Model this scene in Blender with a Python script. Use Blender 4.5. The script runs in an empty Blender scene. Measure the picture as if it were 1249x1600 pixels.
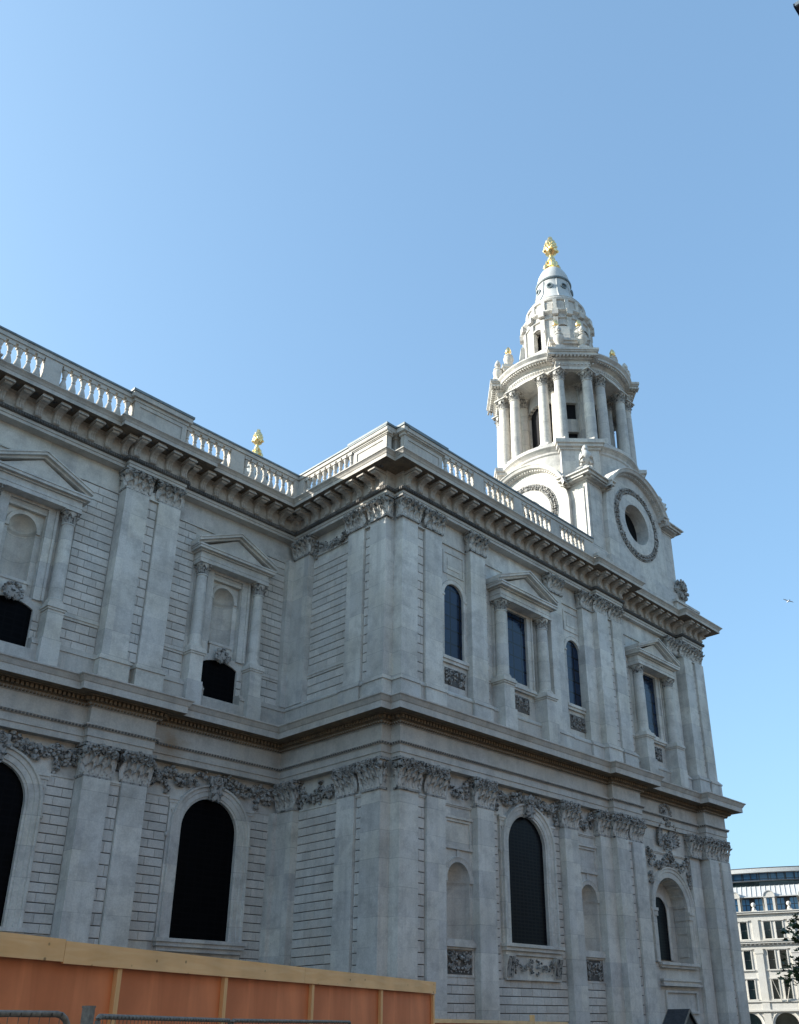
import bpy, math, random
from mathutils import Matrix, Vector
rnd = random.Random(7)
R = math.radians
C = bpy.context.scene.collection
sc = bpy.context.scene

# ------------------------------------------------------------------ camera, sky, sun
CAM_H = 1.7
YAW, PITCH, ROLL, FPX, CX, CY = 47.867, 24.376, -0.727, 1458.85, 707.7, 950.3
def cam_axes():
    y, p, r = R(YAW), R(PITCH), R(ROLL)
    fw = Vector((math.sin(y)*math.cos(p), math.cos(y)*math.cos(p), math.sin(p)))
    rt = Vector((math.cos(y), -math.sin(y), 0)); up = rt.cross(fw)
    return rt*math.cos(r)+up*math.sin(r), -rt*math.sin(r)+up*math.cos(r), fw
_r, _u, _f = cam_axes()
cam = bpy.data.cameras.new('camera'); camo = bpy.data.objects.new('camera', cam); C.objects.link(camo)
m = Matrix.Identity(4)
for i in range(3):
    m[i][0], m[i][1], m[i][2] = _r[i], _u[i], -_f[i]
m[2][3] = CAM_H
camo.matrix_world = m
cam.sensor_fit = 'HORIZONTAL'; cam.sensor_width = 36; cam.lens = 36*FPX/1249
cam.shift_x = (624.5-CX)/1249; cam.shift_y = (CY-800)/1249
cam.clip_start = .1; cam.clip_end = 6000
sc.camera = camo

SUN_TH, SUN_EL = 46.5, 22.3          # angle from east (-X) towards south (+Y), elevation
sun_dir = Vector((-math.cos(R(SUN_TH))*math.cos(R(SUN_EL)), math.sin(R(SUN_TH))*math.cos(R(SUN_EL)), math.sin(R(SUN_EL))))
w = bpy.data.worlds.new('World'); sc.world = w; w.use_nodes = True
nt = w.node_tree
sky = nt.nodes.new('ShaderNodeTexSky'); sky.sky_type = 'NISHITA'; sky.sun_disc = False
sky.sun_elevation = R(SUN_EL); sky.sun_rotation = math.atan2(sun_dir.x, sun_dir.y)
sky.air_density = 1.0; sky.dust_density = 3.0; sky.ozone_density = .6; sky.altitude = 0
bg = nt.nodes['Background']; bg.inputs[1].default_value = .15
gm = nt.nodes.new('ShaderNodeGamma'); gm.inputs[1].default_value = .64; nt.links.new(sky.outputs[0], gm.inputs[0])
tn = nt.nodes.new('ShaderNodeMix'); tn.data_type = 'RGBA'; tn.blend_type = 'MULTIPLY'; tn.inputs[0].default_value = 1; tn.inputs[7].default_value = (.825, 1.17, 1.43, 1)
nt.links.new(gm.outputs[0], tn.inputs[6]); nt.links.new(tn.outputs[2], bg.inputs[0])
sun = bpy.data.lights.new('sun', 'SUN'); sun.energy = 4.2; sun.angle = R(.5); sun.color = (1, .95, .86)
suno = bpy.data.objects.new('sun', sun); C.objects.link(suno)
suno.rotation_euler = sun_dir.to_track_quat('Z', 'Y').to_euler()
sc.view_settings.view_transform = 'Standard'; sc.view_settings.look = 'None'
sc.view_settings.exposure = 1.25; sc.view_settings.gamma = 1

# ------------------------------------------------------------------ helpers
class MB:
    def __init__(s): s.v = []; s.f = []; s.m = []; s.s = []
    def add(s, vs, fs, mi=0, sm=False, M=None):
        o = len(s.v)
        if M is not None: vs = [tuple(M @ Vector(p)) for p in vs]
        s.v += [tuple(p) for p in vs]
        for f in fs: s.f.append(tuple(i+o for i in f)); s.m.append(mi); s.s.append(sm)
    def box(s, x0, x1, y0, y1, z0, z1, mi=0, M=None):
        s.add([(x0,y0,z0),(x1,y0,z0),(x1,y1,z0),(x0,y1,z0),(x0,y0,z1),(x1,y0,z1),(x1,y1,z1),(x0,y1,z1)],
              [(0,3,2,1),(4,5,6,7),(0,1,5,4),(1,2,6,5),(2,3,7,6),(3,0,4,7)], mi, False, M)
    def stone(s, x0, x1, e0, e1, z0, z1, c=.025, mi=0):
        """block on a wall, front face at e1 chamfered by c (y = -e)"""
        s.add([(x0,-e0,z0),(x1,-e0,z0),(x1,-e0,z1),(x0,-e0,z1),(x0,-e1+c,z0),(x1,-e1+c,z0),(x1,-e1+c,z1),(x0,-e1+c,z1),
               (x0+c,-e1,z0+c),(x1-c,-e1,z0+c),(x1-c,-e1,z1-c),(x0+c,-e1,z1-c)],
              [(8,9,10,11),(4,5,9,8),(5,6,10,9),(6,7,11,10),(7,4,8,11),(0,1,5,4),(1,2,6,5),(2,3,7,6),(3,0,4,7)], mi)
    def lathe(s, prof, n=16, c=(0,0,0), mi=0, sm=True, a0=0, a1=2*math.pi, M=None):
        full = abs(a1-a0-2*math.pi) < 1e-6
        k = n if full else n+1
        vs = []
        for r, z in prof:
            for i in range(k):
                a = a0+(a1-a0)*i/n
                vs.append((c[0]+r*math.cos(a), c[1]+r*math.sin(a), c[2]+z))
        fs = []
        for j in range(len(prof)-1):
            for i in range(n):
                i2 = (i+1) % k
                fs.append((j*k+i, j*k+i2, (j+1)*k+i2, (j+1)*k+i))
        s.add(vs, fs, mi, sm, M)
        if full:
            if prof[0][0] > .001: s.add(vs[:k], [tuple(range(k-1,-1,-1))], mi, False, M)
            if prof[-1][0] > .001: s.add(vs[-k:], [tuple(range(k))], mi, False, M)
    def extrude(s, poly, axis, t0, t1, mi=0, sm=False, M=None):
        """poly of 2-D points extruded along axis 'x' (poly=(y,z)), 'y' (poly=(x,z)) or 'z' (poly=(x,y))"""
        def P(p, t): return {'x': (t,p[0],p[1]), 'y': (p[0],t,p[1]), 'z': (p[0],p[1],t)}[axis]
        n = len(poly); vs = [P(p,t0) for p in poly]+[P(p,t1) for p in poly]
        s.add(vs, [(i,(i+1)%n,n+(i+1)%n,n+i) for i in range(n)], mi, sm, M)
        s.add(vs, [tuple(range(n-1,-1,-1)), tuple(range(n,2*n))], mi, False, M)
    def tube(s, pts, r, n=8, mi=0, taper=None):
        pts = [Vector(p) for p in pts]; k = len(pts); vs = []
        for i, p in enumerate(pts):
            d = (pts[min(i+1,k-1)]-pts[max(i-1,0)]).normalized()
            a = d.cross(Vector((0,0,1)));
            if a.length < .01: a = d.cross(Vector((1,0,0)))
            a.normalize(); b = d.cross(a)
            rr = r if taper is None else r+(taper-r)*i/(k-1)
            for j in range(n):
                t = 2*math.pi*j/n; vs.append(tuple(p+a*(rr*math.cos(t))+b*(rr*math.sin(t))))
        s.add(vs, [(i*n+j, i*n+(j+1)%n, (i+1)*n+(j+1)%n, (i+1)*n+j) for i in range(k-1) for j in range(n)], mi, True)
        s.add(vs, [tuple(range(n-1,-1,-1)), tuple(range((k-1)*n, k*n))], mi)
    def blob(s, c, r, sq=(1,1,1), mi=0, jit=.22, M=None):
        o = []
        for v in ICO_V:
            k = r*(1+rnd.uniform(-jit, jit)); o.append((c[0]+v[0]*k*sq[0], c[1]+v[1]*k*sq[1], c[2]+v[2]*k*sq[2]))
        s.add(o, ICO_F, mi, True, M)
def _ico():
    t = (1+5**.5)/2
    v = [Vector(p).normalized() for p in [(-1,t,0),(1,t,0),(-1,-t,0),(1,-t,0),(0,-1,t),(0,1,t),(0,-1,-t),(0,1,-t),(t,0,-1),(t,0,1),(-t,0,-1),(-t,0,1)]]
    f = [(0,11,5),(0,5,1),(0,1,7),(0,7,10),(0,10,11),(1,5,9),(5,11,4),(11,10,2),(10,7,6),(7,1,8),(3,9,4),(3,4,2),(3,2,6),(3,6,8),(3,8,9),(4,9,5),(2,4,11),(6,2,10),(8,6,7),(9,8,1)]
    return [tuple(p) for p in v], f
ICO_V, ICO_F = _ico()

WM = {}
def mesh(mb, name, mats, angle=38):
    me = bpy.data.meshes.new(name)
    me.from_pydata(mb.v, [], mb.f); me.update()
    for q in (mats if isinstance(mats, (list, tuple)) else [mats]): me.materials.append(q)
    me.polygons.foreach_set('material_index', mb.m); me.polygons.foreach_set('use_smooth', mb.s)
    if any(mb.s): me.set_sharp_from_angle(angle=R(angle))
    return me
def put(name, data, parent=None, M=None):
    """one object from mesh data at world matrix M"""
    M = M or Matrix.Identity(4)
    o = bpy.data.objects.new(name, data); C.objects.link(o)
    if parent is not None:
        o.parent = parent; o.matrix_parent_inverse = WM[parent.name].inverted()
    o.matrix_basis = M; WM[o.name] = M.copy()
    return o
def obj(name, mb, mats, parent=None, M=None): return put(name, mesh(mb, name, mats), parent, M)
def tag(o, label, cat, group=None):
    o['label'] = label; o['category'] = cat
    if group: o['group'] = group
    return o
def thing(name, loc, label, cat, group=None, rz=0):
    return tag(put(name, None, None, Matrix.Translation(loc) @ Matrix.Rotation(rz, 4, 'Z')), label, cat, group)
def structure(o, kind='structure'): o['kind'] = kind; return o
def copy_tree(o, dM, parent=None):
    c = o.copy(); C.objects.link(c)
    M = dM @ WM[o.name]
    if parent is not None:
        c.parent = parent; c.matrix_parent_inverse = WM[parent.name].inverted()
    c.matrix_basis = M; WM[c.name] = M.copy()
    for ch in list(o.children): copy_tree(ch, dM, c)
    return c
T = Matrix.Translation

# ------------------------------------------------------------------ materials
def nodes(name):
    q = bpy.data.materials.new(name); q.use_nodes = True
    t = q.node_tree; return q, t, t.nodes['Principled BSDF']
def N(t, kind, **kw):
    n = t.nodes.new(kind)
    for k, v in kw.items():
        if k in n.inputs: n.inputs[k].default_value = v
        else: setattr(n, k, v)
    return n
def ramp(t, src, a, b, ca, cb):
    r = N(t, 'ShaderNodeValToRGB'); e = r.color_ramp.elements
    e[0].position, e[1].position = a, b; e[0].color = (*ca, 1); e[1].color = (*cb, 1)
    t.links.new(src, r.inputs[0]); return r.outputs[0]
def mix(t, fac, a, b, mode='MIX'):
    n = N(t, 'ShaderNodeMix', data_type='RGBA', blend_type=mode)
    for s, val in ((0, fac), (6, a), (7, b)):
        if hasattr(val, 'links'): t.links.new(val, n.inputs[s])
        else: n.inputs[s].default_value = val if s == 0 else (*val, 1)
    return n.outputs[2]
def stone(name, base, dark, warm, stain=None, rng=(.46,.72), soot=.5, soot_scale=1.2, joints=0., bump=.25, streak=.5, fine=14, island=.0):
    q, t, b = nodes(name)
    tc = N(t, 'ShaderNodeTexCoord'); geo = N(t, 'ShaderNodeNewGeometry')
    P = geo.outputs['Position']
    n1 = N(t, 'ShaderNodeTexNoise', Scale=.35, Detail=5., Roughness=.6); t.links.new(P, n1.inputs['Vector'])
    n2 = N(t, 'ShaderNodeTexNoise', Scale=soot_scale, Detail=8., Roughness=.68); t.links.new(P, n2.inputs['Vector'])
    n3 = N(t, 'ShaderNodeTexNoise', Scale=float(fine), Detail=6., Roughness=.7); t.links.new(P, n3.inputs['Vector'])
    mp = N(t, 'ShaderNodeMapping'); mp.inputs['Scale'].default_value = (2.6, 2.6, .16); t.links.new(P, mp.inputs['Vector'])
    n4 = N(t, 'ShaderNodeTexNoise', Scale=1., Detail=6., Roughness=.65); t.links.new(mp.outputs[0], n4.inputs['Vector'])
    col = mix(t, ramp(t, n1.outputs[0], .38, .66, (0,0,0), (1,1,1)), base, warm)
    s1 = ramp(t, n2.outputs[0], rng[0], rng[1], (0,0,0), (soot,)*3)
    col = mix(t, s1, col, dark)
    s2 = ramp(t, n4.outputs[0], .5, .74, (0,0,0), (streak,)*3)
    col = mix(t, s2, col, tuple(.55*x+.45*y for x, y in zip(dark, base)))
    s3 = ramp(t, n3.outputs[0], .3, .75, (.82,)*3, (1.1,)*3)
    col = mix(t, 1., col, s3, 'MULTIPLY')
    if island:
        s4 = ramp(t, geo.outputs['Random Per Island'], 0, 1, (1-island,)*3, (1+island*.4,)*3)
        col = mix(t, 1., col, s4, 'MULTIPLY')
    if joints:
        vm = N(t, 'ShaderNodeVectorMath', operation='DIVIDE'); t.links.new(P, vm.inputs[0]); vm.inputs[1].default_value = (1.37, 1.37, joints)
        vf = N(t, 'ShaderNodeVectorMath', operation='FLOOR'); t.links.new(vm.outputs[0], vf.inputs[0])
        wn = N(t, 'ShaderNodeTexWhiteNoise'); t.links.new(vf.outputs[0], wn.inputs['Vector'])
        col = mix(t, 1., col, ramp(t, wn.outputs['Value'], 0, 1, (.85,.855,.87), (1.06,1.05,1.02)), 'MULTIPLY')
        sx = N(t, 'ShaderNodeSeparateXYZ'); t.links.new(P, sx.inputs[0])
        m1 = N(t, 'ShaderNodeMath', operation='MODULO'); t.links.new(sx.outputs[2], m1.inputs[0]); m1.inputs[1].default_value = joints
        m2 = N(t, 'ShaderNodeMath', operation='LESS_THAN'); t.links.new(m1.outputs[0], m2.inputs[0]); m2.inputs[1].default_value = .022
        m3 = N(t, 'ShaderNodeMath', operation='MULTIPLY'); t.links.new(m2.outputs[0], m3.inputs[0]); t.links.new(ramp(t, n1.outputs[0], .35, .6, (.05,)*3, (.55,)*3), m3.inputs[1])
        col = mix(t, m3.outputs[0], col, tuple(x*.6 for x in dark))
    if stain:
        vs = N(t, 'ShaderNodeVectorMath', operation='DISTANCE'); t.links.new(P, vs.inputs[0]); vs.inputs[1].default_value = stain[:3]
        ad = N(t, 'ShaderNodeMath', operation='MULTIPLY_ADD'); t.links.new(n2.outputs[0], ad.inputs[0]); ad.inputs[1].default_value = stain[3]*3.; t.links.new(vs.outputs['Value'], ad.inputs[2])
        mr = N(t, 'ShaderNodeMapRange'); t.links.new(ad.outputs[0], mr.inputs[0])
        for k_, v_ in zip((1, 2, 3, 4), (stain[3]*1.6, stain[3]*2.7, .7, 0.)): mr.inputs[k_].default_value = v_
        col = mix(t, mr.outputs[0], col, (.22,.13,.06))
    t.links.new(col, b.inputs['Base Color']); b.inputs['Roughness'].default_value = .88
    b.inputs['Specular IOR Level'].default_value = .25
    bp = N(t, 'ShaderNodeBump', Strength=bump, Distance=.03); t.links.new(n3.outputs[0], bp.inputs['Height']); t.links.new(bp.outputs[0], b.inputs['Normal'])
    return q
def plain(name, col, rough=.6, metal=0., var=.15, scale=6., spec=.4, bump=0.):
    q, t, b = nodes(name)
    tc = N(t, 'ShaderNodeTexCoord')
    n = N(t, 'ShaderNodeTexNoise', Scale=scale, Detail=5.); t.links.new(tc.outputs['Object'], n.inputs['Vector'])
    t.links.new(ramp(t, n.outputs[0], .3, .7, tuple(c*(1-var) for c in col), tuple(min(1, c*(1+var)) for c in col)), b.inputs['Base Color'])
    b.inputs['Roughness'].default_value = rough; b.inputs['Metallic'].default_value = metal; b.inputs['Specular IOR Level'].default_value = spec
    if bump:
        bp = N(t, 'ShaderNodeBump', Strength=bump, Distance=.02); t.links.new(n.outputs[0], bp.inputs['Height']); t.links.new(bp.outputs[0], b.inputs['Normal'])
    return q
def glass(name, col, lead=(.05,.05,.055), sx=1.6, sz=3.2, rough=.12, spec=.5, mortar=.035):
    q, t, b = nodes(name)
    tc = N(t, 'ShaderNodeTexCoord')
    mp = N(t, 'ShaderNodeMapping'); mp.inputs['Rotation'].default_value = (R(90), 0, 0); t.links.new(tc.outputs['Object'], mp.inputs['Vector'])
    br = N(t, 'ShaderNodeTexBrick', Scale=1.); br.offset = 0; br.inputs['Mortar Size'].default_value = mortar
    br.inputs['Brick Width'].default_value = 1/sx; br.inputs['Row Height'].default_value = 1/sz
    br.inputs['Color1'].default_value = (*col, 1); br.inputs['Color2'].default_value = (*[c*.7 for c in col], 1); br.inputs['Mortar'].default_value = (*lead, 1)
    t.links.new(mp.outputs[0], br.inputs['Vector']); t.links.new(br.outputs['Color'], b.inputs['Base Color'])
    nz = N(t, 'ShaderNodeTexNoise', Scale=3.); t.links.new(tc.outputs['Object'], nz.inputs['Vector'])
    bp = N(t, 'ShaderNodeBump', Strength=.12, Distance=.05); t.links.new(nz.outputs[0], bp.inputs['Height']); t.links.new(bp.outputs[0], b.inputs['Normal'])
    b.inputs['Roughness'].default_value = rough; b.inputs['Specular IOR Level'].default_value = spec
    return q
PORT = (.72,.69,.645)
M_ST = stone('portland_stone', PORT, (.27,.255,.245), (.62,.58,.51), soot=.55, joints=1.27, streak=.65)
M_BL = stone('portland_blocks', (.67,.64,.595), (.30,.285,.27), (.67,.61,.54), soot=.4, island=.14)
M_GR = stone('joint_mortar', (.075,.072,.07), (.05,.05,.05), (.14,.13,.12), soot=.6)
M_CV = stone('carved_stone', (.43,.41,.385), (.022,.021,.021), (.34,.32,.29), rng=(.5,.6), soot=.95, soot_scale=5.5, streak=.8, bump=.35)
M_CO = stone('cornice_stone', (.56,.53,.49), (.20,.19,.18), (.56,.51,.44), stain=(22.9, 39.1, 14.3, .95), soot=.5, streak=.6, soot_scale=.9)
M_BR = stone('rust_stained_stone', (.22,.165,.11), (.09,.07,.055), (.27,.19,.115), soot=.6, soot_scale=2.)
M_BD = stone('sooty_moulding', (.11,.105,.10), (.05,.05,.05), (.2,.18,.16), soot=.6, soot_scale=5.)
M_TW = stone('tower_stone', (.64,.615,.575), (.22,.21,.20), (.64,.60,.545), soot=.5, joints=1.4, streak=.7, soot_scale=1.6)
M_LD = plain('lead_roof', (.16,.19,.20), .55, 0, .3, 1.5)
M_GLB = glass('leaded_blue_glass', (.010,.024,.056), (.002,.003,.005), 1.3, 1.25, .12, .3, .05)
M_GLK = glass('leaded_dark_glass', (.004,.005,.009), (.010,.011,.012), 3.2, 5.5, .3, .07)
M_GLN = glass('near_black_glass', (.0025,.0028,.004), (.004,.004,.005), 2.2, 3.5, .5, .04)  # near-black leaded panes of the nave
M_SHADE = plain('painted_interior_shade', (.012,.012,.014), .9, 0, .2)  # near-black colour standing in for shade inside oculus, lantern core and drum
M_GOLD = plain('gilding', (1.,.69,.32), .3, 1., .12, 8.)

# ------------------------------------------------------------------ cathedral: key numbers (metres, ground = 0)
A, NV, XR, PN = 30.854, 39.188, 29.62, .633           # front plane, nave plane, return plane, corner notch
Q, QN, A2 = .378, .347, .215
XB1, XB2, XE1, XT = 47.85, 50.95, 59.1, 62.05
NB = [(6.9, 10.1), (18.7, 21.95)]                      # entablature breaks over the nave's pilaster pairs
X0 = -75.
FR = T((0, A, 0)); NA = T((0, NV, 0)); RE = T((XR, 0, 0)) @ Matrix.Rotation(R(-90), 4, 'Z')   # wall frames: x along, y inwards
nave_c = [15.2, 25.9]; AEN = [14.6, 25.65]   # window axes of the nave, lower and upper
WE = -.45                                              # wall face behind the pilaster plane

cath = thing('cathedral', (XR, A, 0), 'pale grey stone cathedral with balustraded parapets and a gilded bell tower', 'cathedral')

PATH = [(X0, NV)]
for a, b in NB: PATH += [(a, NV), (a, NV-QN), (b, NV-QN), (b, NV)]
iN = len(PATH)
PATH += [(XR, NV), (XR, A+PN)]
iR = len(PATH)-1
PATH += [(XR+PN, A+PN), (XR+PN, A), (XB1, A), (XB1, A-Q), (XB2, A-Q), (XB2, A+A2), (XE1, A+A2), (XE1, A-Q), (XT, A-Q), (XT, A+14)]
RUNS = {'nave': (0, iN), 'return': (iN, iR), 'front': (iR, len(PATH)-1)}
def off(i, e):
    p = Vector(PATH[i])
    def nrm(a, b):
        d = (Vector(PATH[b])-Vector(PATH[a])).normalized(); return Vector((d.y, -d.x))
    n0 = nrm(i-1, i) if i > 0 else nrm(i, i+1); n1 = nrm(i, i+1) if i < len(PATH)-1 else n0
    q = p+(n0+n1)*(e/(1+n0.dot(n1))); return q
def sweep(mb, run, prof, mi=0, mis=None):
    i0, i1 = RUNS[run]; k = len(prof)
    vs = []
    for i in range(i0, i1+1):
        for e, z in prof:
            q = off(i, e); vs.append((q.x, q.y, z))
    for i in range(i1-i0):
        for j in range(k-1):
            mb.add([vs[i*k+j], vs[(i+1)*k+j], vs[(i+1)*k+j+1], vs[i*k+j+1]], [(0,1,2,3)], mis[j] if mis else mi)
def along(run, e, step, width):
    """positions and frames of repeats of given step along a run's faces, offset e"""
    i0, i1 = RUNS[run]; out = []
    for i in range(i0, i1):
        a, b = off(i, e), off(i+1, e); d = (b-a); L = d.length
        if L < width*1.6: continue
        n = max(1, int(round((L-width)/step))); dn = d.normalized()
        for k in range(n+1):
            q = a+dn*(width/2+(L-width)*k/n)
            if i == RUNS['front'][1]-1 and q.y > A+3: continue
            if q.x < 9 and run == 'nave': continue
            out.append((q, math.atan2(dn.y, dn.x)))
    return out

# entablature of the lower storey, and the plinth of the upper one
LOW = [(-.6,13.55),(0,13.55),(0,13.82),(.05,13.83),(.05,14.18),(.12,14.22),(.2,14.31),(.2,14.37),(0.01,14.38),(.01,15.16),(.1,15.2),(.22,15.28)]
LOWD = [(.22,15.28),(.22,15.34),(.27,15.35),(.27,15.53),(.5,15.55),(.5,15.58),(1.0,15.58)]
LOWC = [(1.0,15.58),(1.0,15.90),(1.04,15.93),(1.08,16.0),(1.15,16.12),(1.22,16.17),(1.22,16.23)]
LOWT = [(1.22,16.23),(-.06,16.40),(-.06,17.50),(-.01,17.53),(-.01,17.62),(-.12,17.74),(-.16,17.80),(-.6,17.81)]
for run in RUNS:
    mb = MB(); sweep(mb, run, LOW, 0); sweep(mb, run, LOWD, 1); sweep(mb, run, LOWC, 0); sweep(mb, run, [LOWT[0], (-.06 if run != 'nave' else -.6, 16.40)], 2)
    if run != 'nave': sweep(mb, run, LOWT[1:], 0)
    else:
        cuts = [X0]+[x for c_ in [4.0]+AEN for x in (c_-1.1, c_+1.1)]+[XR+.5]
        for a_, b_ in zip(cuts[::2], cuts[1::2]):
            for y0_, y1_, z0_, z1_ in ((.06,.6,16.3,17.5),(.01,.6,17.502,17.62),(.1,.6,17.622,17.72),(.16,.6,17.722,17.81)): mb.box(a_, b_, NV+y0_, NV+y1_, z0_, z1_)
        for c_ in AEN: mb.box(c_-1.11, c_+1.11, NV+.05, NV+.6, 16.3, 17.22)
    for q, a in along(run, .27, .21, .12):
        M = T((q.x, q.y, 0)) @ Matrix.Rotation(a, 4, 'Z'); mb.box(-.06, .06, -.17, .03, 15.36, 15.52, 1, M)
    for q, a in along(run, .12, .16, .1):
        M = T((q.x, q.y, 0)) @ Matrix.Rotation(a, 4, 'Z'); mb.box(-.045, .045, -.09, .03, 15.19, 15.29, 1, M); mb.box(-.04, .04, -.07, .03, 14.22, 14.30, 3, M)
    obj('lower_cornice', mb, [M_CO, M_BR, M_LD, M_BD], cath)

# bracketed cornice of the upper storey
UP = [(-.6,27.93),(0,27.93),(0,28.08),(.05,28.10),(.05,28.25)]
UPB = [(.05,28.25),(.15,28.27),(.17,28.45),(0,28.47)]
UPF = [(0,28.47),(0,29.30),(.1,29.36),(.1,29.40)]; UPS = [(.1,29.40),(1.1,29.40)]
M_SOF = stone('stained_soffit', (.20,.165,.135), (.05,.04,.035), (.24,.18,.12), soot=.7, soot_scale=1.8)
UPC = [(1.1,29.40),(1.1,29.60),(1.13,29.62),(1.18,29.70),(1.26,29.77),(1.3,29.79),(1.3,29.85)]
UPT = [(1.3,29.85),(.0,29.93),(-.7,29.93)]
def bracket_mesh():
    mb = MB()
    prof = [(0,28.50),(.10,28.51),(.17,28.56),(.18,28.63),(.13,28.71),(.14,28.86),(.22,29.0),(.38,29.09),(.58,29.13),(.74,29.12),(.80,29.16),(.80,29.22),(0,29.22)]
    mb.extrude([(-e, z) for e, z in prof], 'x', -.17, .17, 0)
    for x in (-.11, 0, .11): mb.extrude([(-e-.03, z) for e, z in prof[1:9]]+[(-e+.05, z) for e, z in reversed(prof[1:9])], 'x', x-.03, x+.03, 0)
    mb.box(-.26, .26, -.93, 0, 29.222, 29.31, 0); mb.box(-.22, .22, -.89, 0, 29.312, 29.398, 0)
    return mesh(mb, 'bracket', M_CV2)
M_CV2 = stone('bracket_stone', (.54,.50,.455), (.17,.135,.11), (.52,.46,.39), soot=.6, soot_scale=2.2)
BRK = bracket_mesh()
for run in RUNS:
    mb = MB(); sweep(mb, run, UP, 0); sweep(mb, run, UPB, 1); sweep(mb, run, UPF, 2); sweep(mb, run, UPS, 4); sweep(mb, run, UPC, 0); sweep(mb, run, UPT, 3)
    for q, a in along(run, .12, .13, .1):
        M = T((q.x, q.y, 0)) @ Matrix.Rotation(a, 4, 'Z'); mb.box(-.035, .035, -.09, .03, 28.28, 28.43, 1, M)
    pts = along(run, 0.0, .93, .5)
    for q, a in pts:                                    # rosette in each soffit coffer
        M = T((q.x, q.y, 0)) @ Matrix.Rotation(a, 4, 'Z')
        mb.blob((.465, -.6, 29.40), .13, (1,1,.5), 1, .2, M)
    co = obj('upper_cornice', mb, [M_CO, M_BD, M_CV2, M_LD, M_SOF], cath)
    for q, a in pts: put('bracket', BRK, co, T((q.x, q.y, 0)) @ Matrix.Rotation(a, 4, 'Z'))

# ------------------------------------------------------------------ parapet: rails, pedestals, balusters
def baluster_mesh():
    mb = MB()
    KZ = 1.29; mb.box(-.15,.15,-.15,.15,0,.12*KZ); mb.box(-.15,.15,-.15,.15,1.28*KZ,1.4*KZ)
    mb.lathe([(.1,.12),(.13,.16),(.13,.2),(.08,.25),(.1,.34),(.155,.46),(.165,.56),(.13,.7),(.085,.84),(.07,.9),(.1,.93),(.1,.97),(.075,1.0),(.1,1.1),(.125,1.19),(.13,1.24),(.11,1.28)], 12, M=Matrix.Diagonal((1,1,KZ,1)))
    mb.v = [(x*1.14, y*1.14, z) for x, y, z in mb.v]
    return mesh(mb, 'baluster', M_CO)
BAL = baluster_mesh()
def parapet(run, frame, x0, x1, yc, dies, blocks):
    """balustrade from x0 to x1 in a wall frame; dies narrow piers, blocks broad panelled pedestals (x0,x1,e)"""
    mb = MB()
    mb.box(x0, x1, yc-.2, yc+.22, 29.9, 30.03); mb.box(x0, x1, yc-.16, yc+.18, 30.032, 30.08)
    mb.box(x0, x1, yc-.17, yc+.2, 31.88, 31.97); mb.box(x0, x1, yc-.24, yc+.26, 31.973, 32.2); mb.box(x0, x1, yc-.3, yc+.32, 32.203, 32.30, 1)
    for a, b in dies: mb.box(a, b, yc-.19, yc+.21, 30.02, 31.881)
    par = obj('balustrade', mb, [M_CO, M_LD], cath, frame)
    solid = sorted(list(dies)+[(a, b) for a, b, e, in blocks])
    cur = x0
    gaps = []
    for a, b in solid:
        if a-cur > .5: gaps.append((cur, a))
        cur = max(cur, b)
    if x1-cur > .5: gaps.append((cur, x1))
    for a, b in gaps:
        n = max(1, int(round((b-a)/.475)))
        for k in range(n): put('baluster', BAL, par, frame @ T((a+(b-a)*(k+.5)/n, yc, 30.075)))
    for a, b, e in blocks:
        pm = MB(); d = yc+.3
        pm.box(a-.04, b+.04, -e-.05, d, 29.88, 30.32); pm.box(a, b, -e, d, 30.321, 31.82)
        for X in (a+.0, b-.28): pm.box(X, X+.28, -e-.05, -e+.02, 30.5, 31.819)
        pm.box(a+.28, b-.28, -e-.05, -e+.02, 31.6, 31.819); pm.box(a+.28, b-.28, -e-.05, -e+.02, 30.5, 30.62)
        pm.box(a-.08, b+.08, -e-.1, d+.05, 31.822, 32.0); pm.box(a-.22, b+.22, -e-.24, d+.1, 32.003, 32.28); pm.box(a-.28, b+.28, -e-.3, d+.12, 32.283, 32.42, 1)
        obj('pedestal', pm, [M_CO, M_LD], par, frame)
    return par
parapet('nave', NA, X0, XR+.1, -.02, [(X0,4.5),(13.75,14.6),(24.6,25.5),(29.1,29.8)], [(18.5,21.6,.30),(6.8,10.0,.30)])
parapet('return', RE, -NV-.1, -A-PN+.2, .0, [(-39.3,-38.45)], [(-34.2,-A-PN,.02)])
parapet('front', FR, XR+PN+.1, 48.2, -.05, [(35.85,36.75),(39.6,40.4),(43.4,44.35),(47.15,48.2)], [(XR+PN,33.3,.02)])
# plain base that closes the notch of the corner pedestals and carries the tower's foot
pm = MB(); q0, q1 = XR+PN-.004, A+PN-.004; pm.box(q0, q0+.9, q1, q1+.9, 29.9, 31.82); pm.box(q0-.1, q0+.9, q1-.1, q1+.9, 31.823, 32.001); pm.box(q0-.24, q0+.9, q1-.24, q1+.9, 32.004, 32.281); pm.box(q0-.3, q0+.9, q1-.3, q1+.9, 32.284, 32.418, 1); obj('pedestal', pm, [M_CO, M_LD], cath)
pm = MB()
pm.box(48.25, 52.0, -.45, .6, 29.9, 30.9); pm.box(48.15, 52.1, -.55, .6, 30.902, 31.12)
pm.box(52.02, 58.6, -.0, .6, 29.9, 30.75); pm.box(58.65, 61.9, -.5, 1.9, 29.9, 30.95); pm.box(58.5, 62.05, -.62, 2., 30.952, 31.15)
obj('tower_foot', pm, [M_CO], cath, FR)

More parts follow.
